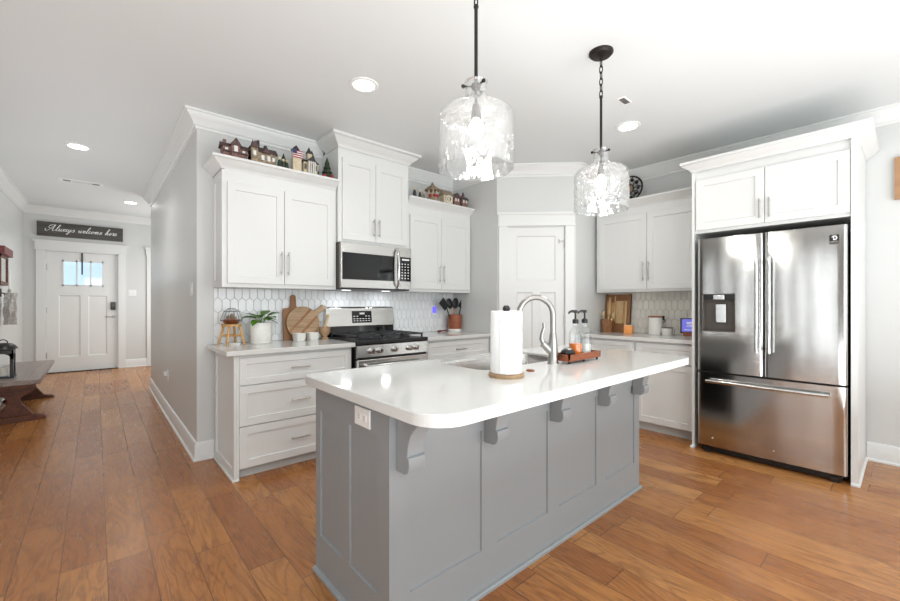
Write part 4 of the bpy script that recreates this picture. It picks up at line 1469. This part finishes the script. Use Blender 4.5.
# wrought plate on the right cabinet
t = thing('decorative_plate', 'dark openwork round plate standing on the right wall cabinet behind the far pendant', 'plate', (4.48, 2.085, 2.352), R(-90))
Mp = Matrix.Translation((0, .02, .175)) @ Matrix.Rotation(R(-10), 4, 'X')
bm = B(); tube(bm, [(.15*cos(a), 0, .15*sin(a)) for a in [2*pi*i/32 for i in range(32)]], .009, 8, True)
tube(bm, [(.055*cos(a), 0, .055*sin(a)) for a in [2*pi*i/20 for i in range(20)]], .007, 8, True)
obj('rim', xf(bm, Mp), 'bronze', t)
bm = B()
for i in range(10):
    a = 2*pi*i/10
    tube(bm, [(.055*cos(a), 0, .055*sin(a)), (.10*cos(a+.35), .006, .10*sin(a+.35)), (.15*cos(a), 0, .15*sin(a))], .006, 6)
    sphere(bm, (.105*cos(a), 0, .105*sin(a)), .02, 1, .4, 1, 8, 6)
obj('scrolls', xf(bm, Mp), 'bronze', t)
obj('centre_disc', xf(xf(lathe(B(), [(0, 0), (.05, 0), (.05, .004), (0, .006)], seg=24), Matrix.Rotation(R(90), 4, 'X')), Mp), 'stone', t)
bm = B()
for x in (-.05, .05):
    tube(bm, [(x, -.06, 0), (x, -.055, .02), (x, -.02, .012), (x, .06, .012), (x, .055, .16)], .004, 6)
obj('easel', bm, 'bronze', t)
# framed picture at the right edge
t = thing('picture_frame', 'deep tan wood framed picture on the right wall at the photo edge', 'picture frame', (XR, .078, 2.20), R(-90))
bm = B(); box(bm, 0, .40, -.035, 0, -.16, -.13); box(bm, 0, .40, -.035, 0, .13, .16); box(bm, 0, .03, -.035, 0, -.13, .13); box(bm, .37, .40, -.035, 0, -.13, .13)
obj('frame', bm, 'photo', t, smooth=False)
obj('canvas', box(B(), .03, .37, -.012, 0, -.13, .13), 'cream', t, smooth=False)

# ------------------------------------------------------------------ miniature village on the cabinets
VZ = 2.347


def gable(bm, x0, x1, y0, y1, z0, z1, along_x=True, ov=.008):
    if along_x:
        m = (y0+y1)/2
        prism(bm, [(y0-ov, z0), (y1+ov, z0), (m, z1)], 0, x0-ov, x1+ov)
    else:
        m = (x0+x1)/2
        prism(bm, [(x0-ov, z0), (x1+ov, z0), (m, z1)], 1, y0-ov, y1+ov)


def spire(bm, x, y, r, z0, z1, n=4):
    lathe(bm, [(r, z0), (0, z1)], (x, y, 0), n)


VG = 'miniature village on the cabinet tops'


def mini(name, label, loc, walls, roofs, wins, wm, rm, extra=None, rz=0):
    t = thing(name, label, 'miniature house', loc, rz, VG)
    bm = B()
    for b in walls:
        box(bm, *b)
    obj('walls', bm, wm, t, smooth=False)
    bm = B()
    for r_ in roofs:
        if len(r_) == 6 and r_[0] == 's':
            spire(bm, *r_[1:5], r_[5])
        else:
            gable(bm, *r_[:6], along_x=r_[6])
    obj('roof', bm, rm, t, smooth=False)
    for (x, z, w, h, y) in wins:
        obj('window', box(B(), x-w/2, x+w/2, y-.003, y+.002, z-h/2, z+h/2), 'snow' if wm != 'cream' else 'dgrey', t, smooth=False)
    if extra:
        for nm, b, mt in extra:
            obj(nm, b, mt, t, smooth=False)
    return t


mini('cottage', 'small rose-brick cottage at the left end of the left cabinet top', (.80, 3.44, VZ),
     [(-.085, .085, -.04, .04, 0, .085), (-.03, .03, -.06, .0, 0, .10)], [(-.09, .09, -.045, .045, .085, .125, True), (-.034, .034, -.062, .02, .098, .158, False)],
     [(-.06, .06, .02, .03, -.04), (.06, .06, .02, .03, -.04), (0, .075, .025, .045, -.06)], 'brick', 'roofb',
     [('chimney', box(B(), -.075, -.055, -.01, .012, .09, .145), 'brick'), ('porch', box(B(), -.09, .09, -.07, -.055, .04, .05), 'roofb')])
mini('inn', 'long stone inn with dark chimneys, second from the left on the left cabinet top', (1.00, 3.44, VZ),
     [(-.09, .10, -.04, .04, 0, .10), (-.09, -.04, -.055, .04, 0, .12)], [(-.045, .105, -.045, .045, .10, .15, True), (-.093, -.037, -.06, .045, .12, .175, False), (.0, .05, -.06, .02, .095, .135, False)],
     [(-.065, .08, .022, .035, -.055), (0, .06, .022, .04, -.04), (.045, .06, .022, .04, -.04), (.08, .06, .018, .03, -.04)], 'stone', 'roofb',
     [('chimney', box(B(), -.035, -.017, -.01, .012, .11, .20), 'roofd'), ('chimney', box(B(), .02, .04, -.01, .012, .12, .17), 'roofd'), ('turret', (lambda b: (spire(b, -.07, -.02, .022, .13, .195, 6), b)[1])(B()), 'roofd')])
mini('courthouse', 'cream columned courthouse with a dark cupola at the right of the left cabinet top', (1.39, 3.44, VZ),
     [(-.06, .06, -.035, .04, 0, .11), (-.03, .03, -.055, .0, 0, .115), (-.02, .02, -.02, .02, .11, .19)], [(-.064, .064, -.04, .045, .11, .14, True), (-.036, .036, -.058, .02, .115, .155, False), ('s', 0, 0, .032, .19, .255)],
     [(-.045, .07, .02, .045, -.035), (.045, .07, .02, .045, -.035), (0, .06, .022, .07, -.055)], 'cream', 'roofd',
     [('columns', (lambda b: ([tube(b, [(x, -.068, 0), (x, -.068, .112)], .005, 8) for x in (-.026, -.009, .009, .026)], b)[1])(B()), 'snow')])
t = thing('flag_house', 'small house draped with a red and white striped flag beside the courthouse', 'miniature house', (1.27, 3.415, VZ), 0, VG)
obj('walls', box(B(), -.035, .035, -.025, .03, 0, .12), 'cream', t, smooth=False)
bm = B(); spire(bm, 0, 0, .05, .18, .235, 4); obj('roof', bm, 'roofd', t, smooth=False)
obj('tower', box(B(), -.028, .028, -.02, .03, .12, .18), 'cream', t, smooth=False)
fl = obj('flag', box(B(), -.042, .042, -.034, -.03, .115, .185), 'snow', t, smooth=False)
bm = B()
for i in range(4):
    box(bm, -.042, .042, -.0355, -.034, .117+i*.018, .126+i*.018)
obj('red_stripes', bm, 'red', fl, smooth=False)
obj('canton', box(B(), -.042, -.008, -.037, -.0355, .150, .185), 'flagb', fl, smooth=False)


def fir(label, x, y, z, h, grp='miniature fir trees', red=False):
    t = thing('fir_tree', label, 'miniature tree', (x, y, z), 0, grp)
    bm = B()
    for i in range(4):
        z0 = h*(.12+.2*i); lathe(bm, [(h*.30*(1-.2*i), z0), (0, z0+h*.36)], seg=9)
    obj('foliage', bm, 'fir', t, smooth=False)
    obj('trunk', tube(B(), [(0, 0, 0), (0, 0, h*.2)], h*.05, 6), 'soil', t)
    if red:
        bm = B()
        for i in range(5):
            a = i*1.3; sphere(bm, (h*.26*cos(a), h*.26*sin(a), h*.12), h*.09, 1, 1, 1, 8, 6)
        obj('berries', bm, 'red', t)


fir('tall miniature fir with red berries right of the courthouse', 1.55, 3.43, VZ, .19, red=True)
fir('miniature fir between the courthouse and the berried fir', 1.475, 3.585, VZ, .27)
fir('miniature fir left of the flag house', 1.195, 3.50, VZ, .16)


def figure(label, x, y, z, h, mat):
    t = thing('figurine', label, 'figurine', (x, y, z), 0, 'tiny village figurines')
    obj('coat', lathe(B(), [(0, 0), (h*.2, 0), (h*.17, h*.35), (h*.11, h*.7), (0, h*.76)], seg=10), mat, t)
    obj('head', sphere(B(), (0, 0, h*.87), h*.13, 1, 1, 1, 10, 8), 'cream', t)


bmx = 0
for x, h, mt, lab in ((1.128, .10, 'fir', 'dark green figurine just right of the stone inn'), (1.158, .088, 'roofd', 'dark figurine second right of the stone inn'), (1.188, .085, 'fir', 'green figurine halfway between the inn and the flag house')):
    figure(lab, x, 3.40, VZ, h, mt)
for x, h, mt, lab in ((2.50, .115, 'roofd', 'dark figurine at the left end of the right cabinet top, by the tall cabinet'), (2.57, .10, 'roofd', 'dark figurine second on the right cabinet top'), (2.62, .09, 'stone', 'tan figurine left of the gazebo on the right cabinet top')):
    figure(lab, x, 3.41, VZ, h, mt)
t = thing('gazebo', 'tan gazebo with a wide mossy roof on the cabinet right of the microwave', 'miniature house', (2.755, 3.43, VZ), 0, VG)
obj('base', lathe(B(), [(0, 0), (.06, 0), (.06, .05), (0, .05)], seg=8), 'stone', t, smooth=False)
for i in range(6):
    a = 2*pi*i/6
    obj('post', tube(B(), [(.048*cos(a), .048*sin(a), .05), (.048*cos(a), .048*sin(a), .13)], .006, 6), 'cream', t)
obj('roof', lathe(B(), [(.085, .125), (.09, .135), (.05, .165), (.02, .18), (.018, .195), (0, .225)], seg=8), 'stone', t, smooth=False)
obj('holly', (lambda b: ([sphere(b, (.055*cos(a), .055*sin(a), .065), .018, 1, 1, 1, 8, 6) for a in (3.6, 4.4, 5.2, 5.9)], b)[1])(B()), 'red', t)
mini('mill_house', 'cream mill house with a rounded front, middle of the right cabinet top', (2.955, 3.43, VZ),
     [(-.065, .065, -.035, .04, 0, .10)], [(-.07, .07, -.04, .045, .10, .165, True)], [(-.03, .07, .025, .04, -.035), (.035, .07, .02, .035, -.035)], 'cream', 'stone',
     [('wheel', (lambda b: (tube(b, [(.04*cos(a), -.045, .06+.04*sin(a)) for a in [2*pi*i/16 for i in range(16)]], .006, 6, True), b)[1])(B()), 'snow')])
mini('red_shop', 'red-brown little shop right of the mill house on the right cabinet top', (3.085, 3.43, VZ),
     [(-.045, .045, -.035, .035, 0, .10)], [(-.05, .05, -.04, .04, .10, .155, False)], [(-.018, .075, .016, .03, -.035), (.018, .075, .016, .03, -.035)], 'brick', 'roofb')
mini('red_barn', 'dark red barn with a steeple at the right end of the right cabinet top', (3.21, 3.43, VZ),
     [(-.045, .045, -.035, .035, 0, .10), (-.012, .012, -.012, .012, .12, .16)], [(-.05, .05, -.04, .04, .10, .14, True), ('s', 0, 0, .02, .16, .20, 4)[:6]], [(-.02, .075, .016, .03, -.035), (.02, .075, .016, .03, -.035)], 'brick', 'roofd')

# ------------------------------------------------------------------ hall: sign, bench, lantern, wall pieces
t = thing('wall_sign', 'long grey wooden sign with white script above the front door', 'sign', (-.18, YE, zo(YE)))
SZ0, SZ1 = 2.285, 2.505
obj('board', box(B(), -.54, .54, -.03, 0, SZ0, SZ1), 'rustic', t, smooth=False)
bm = B(); box(bm, -.545, .545, -.034, 0, SZ0-.008, SZ0); box(bm, -.545, -.54, -.034, 0, SZ0-.008, SZ1); box(bm, .54, .545, -.034, 0, SZ0-.008, SZ1); box(bm, -.545, .545, -.034, 0, SZ1, SZ1+.006)
obj('edge_strip', bm, 'dgrey', t, smooth=False)
# script lettering: strokes on a unit grid (x-height 1), Catmull-Rom smoothed
GL = {
 'A': (2.3, [[(-.5, .7), (-.6, .2), (0, -.1), (.6, .6), (1.1, 1.8), (1.45, 2.5), (1.35, 1.4), (1.4, .3), (1.7, 0), (2.2, .4)], [(-.2, 1.5), (.5, 1.0), (1.5, 1.0)], [(1.35, 2.4), (.5, 2.3), (-.1, 1.8)]]),
 'l': (.75, [[(-.1, .3), (.35, 1.2), (.6, 2.2), (.42, 2.5), (.22, 1.9), (.15, .5), (.35, 0), (.8, .4)]]),
 'w': (1.5, [[(0, .5), (.2, 1.0), (.2, .3), (.4, 0), (.7, .4), (.8, 1.0), (.75, .3), (1.0, 0), (1.3, .5), (1.25, 1.0), (1.5, .8)]]),
 'a': (1.15, [[(.75, .8), (.4, 1.0), (.05, .5), (.25, 0), (.6, .3), (.8, 1.0), (.75, .3), (.9, 0), (1.2, .4)]]),
 'y': (1.15, [[(0, .6), (.2, 1.0), (.2, .4), (.4, .05), (.7, .5), (.8, 1.0), (.7, 0), (.45, -.9), (.15, -1.0), (.2, -.5), (.8, 0), (1.2, .4)]]),
 's': (.95, [[(0, .3), (.45, 1.1), (.55, .7), (.7, .3), (.45, 0), (.15, .1)], [(.6, .1), (.95, .4)]]),
 'e': (.85, [[(0, .4), (.5, .6), (.5, .95), (.25, .95), (.1, .4), (.35, 0), (.9, .4)]]),
 'c': (.8, [[(.6, .8), (.35, 1.0), (.08, .5), (.3, 0), (.85, .4)]]),
 'o': (1.0, [[(.4, 1.0), (.05, .5), (.3, 0), (.65, .4), (.5, .95), (.45, .75), (1.05, .8)]]),
 'm': (1.6, [[(0, .6), (.2, 1.0), (.15, 0), (.35, .8), (.55, 1.0), (.6, .5), (.55, 0), (.75, .8), (.98, 1.0), (1.05, .4), (1.15, 0), (1.6, .4)]]),
 'h': (1.15, [[(-.1, .3), (.4, 1.4), (.6, 2.3), (.4, 2.5), (.2, 1.6), (.1, 0), (.3, .7), (.6, 1.0), (.65, .4), (.75, 0), (1.2, .4)]]),
 'r': (.85, [[(0, .4), (.25, 1.15), (.35, .9), (.6, .9), (.5, .3), (.6, 0), (.9, .4)]]),
}


def crom(p, n=6):
    out = []
    for i in range(len(p)-1):
        a, b, c, d = p[max(i-1, 0)], p[i], p[i+1], p[min(i+2, len(p)-1)]
        for k_ in range(n):
            u = k_/n
            out.append(tuple(.5*((2*b[q])+(-a[q]+c[q])*u+(2*a[q]-5*b[q]+4*c[q]-d[q])*u*u+(-a[q]+3*b[q]-3*c[q]+d[q])*u**3) for q in (0, 1)))
    out.append(p[-1])
    return out


def script(bm, text, x0, x1, zbase, xh, y, r, space=.95):
    tot = sum(GL[c][0] if c != ' ' else space for c in text)
    sx = (x1-x0)/tot
    cx_ = x0
    for ch in text:
        if ch == ' ':
            cx_ += space*sx; continue
        w, strokes = GL[ch]
        for s_ in strokes:
            q = crom(s_)
            n_ = len(q)
            pts, rs = [], []
            for i, (u, v) in enumerate(q):
                pts.append((cx_+u*sx+v*xh*.45, y, zbase+v*xh))
                dv = q[min(i+1, n_-1)][1]-q[max(i-1, 0)][1]
                rs.append(r*(1.25 if dv < -.05 else .7))
            tube(bm, pts, rs, 6)
        cx_ += w*sx
    return bm


obj('lettering', script(B(), 'Always welcome here', -.43, .455, SZ0+.085, .042, -.031, .0042), 'white', t)

# bench
t = thing('bench', 'dark wood trestle bench against the left hall wall below the lantern', 'bench', (-.645, 7.0, 0))
bt = obj('bench_top', box(B(), -.21, .205, -1.02, .95, .41, .455), 'benchtop', t, bev=.004)
obj('apron', box(B(), -.17, .16, -1.0, .93, .375, .41), 'bench', t, smooth=False)
tre = [(-.10, .375), (.16, .375), (.165, .345), (.13, .30), (.07, .27), (.045, .235), (.055, .19), (.10, .13), (.13, .085), (.14, .065), (-.14, .065), (-.13, .085), (-.10, .13), (-.055, .19), (-.045, .235), (-.07, .27), (-.13, .30), (-.165, .345), (-.16, .375)]
for y in (-.82, .40):
    tr_ = obj('trestle', prism(B(), tre, 1, y-.025, y+.025), 'bench', t, bev=.004)
    obj('trestle_foot', prism(B(), [(-.215, 0), (.235, 0), (.24, .025), (.22, .055), (.15, .068), (-.15, .068), (-.215, .05)], 1, y-.045, y+.045), 'bench', tr_, bev=.006)
obj('stretcher', box(B(), -.022, .022, -.80, .38, .19, .25), 'bench', t, bev=.003)

# lantern on the bench
t = thing('lantern', 'black arched metal lantern with a white candle on the bench', 'lantern', (-.745, 6.36, .455))
LZ = .30
s_ = .085
bm = B(); box(bm, -s_-.006, s_+.006, -s_-.006, s_+.006, 0, .02)
for x in (-s_, s_-.026):
    for y in (-s_, s_-.026):
        box(bm, x, x+.026, y, y+.026, .02, LZ-.04)
box(bm, -s_, s_, -s_, s_, LZ-.005, LZ+.008)
arch = [(-s_, LZ), (-s_, LZ-.10), (-s_+.018, LZ-.10)]
for i in range(9):
    a = pi-pi*i/8
    arch.append((.067*cos(a), LZ-.10+.06*sin(a)))
arch += [(s_-.018, LZ-.10), (s_, LZ-.10), (s_, LZ)]
prism(bm, arch, 1, -s_, -s_+.012); prism(bm, arch, 1, s_-.012, s_); prism(bm, arch, 0, -s_, -s_+.012); prism(bm, arch, 0, s_-.012, s_)
obj('frame', bm, 'black', t, smooth=False)
bm = B(); lathe(bm, [(s_*1.36, LZ+.008), (s_*1.15, LZ+.04), (.07, LZ+.062), (.03, LZ+.07), (0, LZ+.07)], seg=24)
obj('roof', bm, 'black', t)
obj('handle', tube(B(), [(.035*cos(a), 0, LZ+.07+.035*sin(a)) for a in [pi*i/8 for i in range(9)]], .005, 8), 'black', t)
obj('glass', (lambda b: (box(b, -s_+.008, s_-.008, -s_+.004, -s_+.006, .02, LZ-.01), box(b, s_-.006, s_-.004, -s_+.008, s_-.008, .02, LZ-.01), b)[2])(B()), 'clear', t, smooth=False)
o = tag(obj('pillar_candle', lathe(B(), [(0, 0), (.042, 0), (.042, .085), (.036, .09), (0, .086)], seg=20), 'wax'), 'white pillar candle inside the black lantern', 'candle'); o.location = (-.745, 6.36, .476)

# pieces on the left wall above the bench
t = thing('wall_mirror', 'dark framed wall mirror with a red wooden cornice above the bench', 'mirror', (XL, 7.30, 0), R(90))
bm = B(); 
# local: x along wall (+x = +Y world), -y into the room
box(bm, -.30, -.26, -.055, 0, 1.50, 1.83); box(bm, .20, .24, -.055, 0, 1.50, 1.83); box(bm, -.30, .24, -.055, 0, 1.47, 1.51); box(bm, -.30, .24, -.055, 0, 1.80, 1.83)
obj('frame', bm, 'bench', t, smooth=False)
obj('glass', box(B(), -.26, .20, -.045, -.01, 1.51, 1.80), 'mirror', t, smooth=False)
bm = sweep(B(), [(-.32, 0, 1.83), (-.32, -.06, 1.83), (.26, -.06, 1.83), (.26, 0, 1.83)], [(0, 0), (.0, .03), (.015, .055), (.03, .075), (.03, .09), (-.03, .09), (-.03, 0)], -1)
box(bm, -.31, .25, -.06, 0, 1.83, 1.91)
obj('cornice', bm, 'redwood', t)
t = thing('coat_hook', 'dark metal coat hook under the mirror holding the grey scarf', 'hook', (XL, 7.42, 1.38), R(90))
obj('hook_plate', box(B(), -.02, .02, -.01, 0, -.05, .05), 'bronze', t, bev=.002)
obj('hook_arm', tube(B(), [(0, -.01, 0), (0, -.05, -.02), (0, -.07, 0), (0, -.07, .03)], .006, 8), 'bronze', t)
t = thing('scarf', 'pale grey scarf bunched and hanging from the hook above the bench', 'scarf', (XL+.075, 7.42, 1.0))
bm = B()
rg = random.Random(11)
rows = []
for i in range(15):
    u = i/14; z = .40*(1-u)-.02; wd = .028+.085*math.exp(-((u-.45)/.2)**2)+.015*sin(u*9)
    if u > .75:
        wd *= .8
    ring = []
    for k_ in range(20):
        a = 2*pi*k_/20
        rr_ = 1+.25*sin(5*a+u*5)+.12*sin(9*a-u*7)
        ring.append(bm.verts.new((.05*cos(a)*rr_+.01, (wd*sin(a)*rr_)+.04*u, z)))
    rows.append(ring)
for a, b in zip(rows, rows[1:]):
    for k_ in range(20):
        bm.faces.new([a[k_], a[(k_+1) % 20], b[(k_+1) % 20], b[k_]])
bm.faces.new(rows[0]); bm.faces.new(list(reversed(rows[-1])))
obj('knit_folds', bm, 'cloth', t)
bm = B(); tube(bm, [(.0, 0, .38), (.015, 0, .41), (.0, -.01, .43), (-.01, 0, .41), (-.005, 0, .38)], .008, 6)
obj('loop', bm, 'cloth', t)
t = thing('wall_thermometer', 'narrow white wall piece with a black tip beside the mirror', 'wall ornament', (XL, 8.05, 1.52), R(90))
obj('strip', box(B(), -.03, .03, -.015, 0, -.14, .17), 'white', t, bev=.003)
obj('tip', sphere(B(), (0, -.02, -.16), .03, 1, .7, 1, 12, 8), 'black', t)
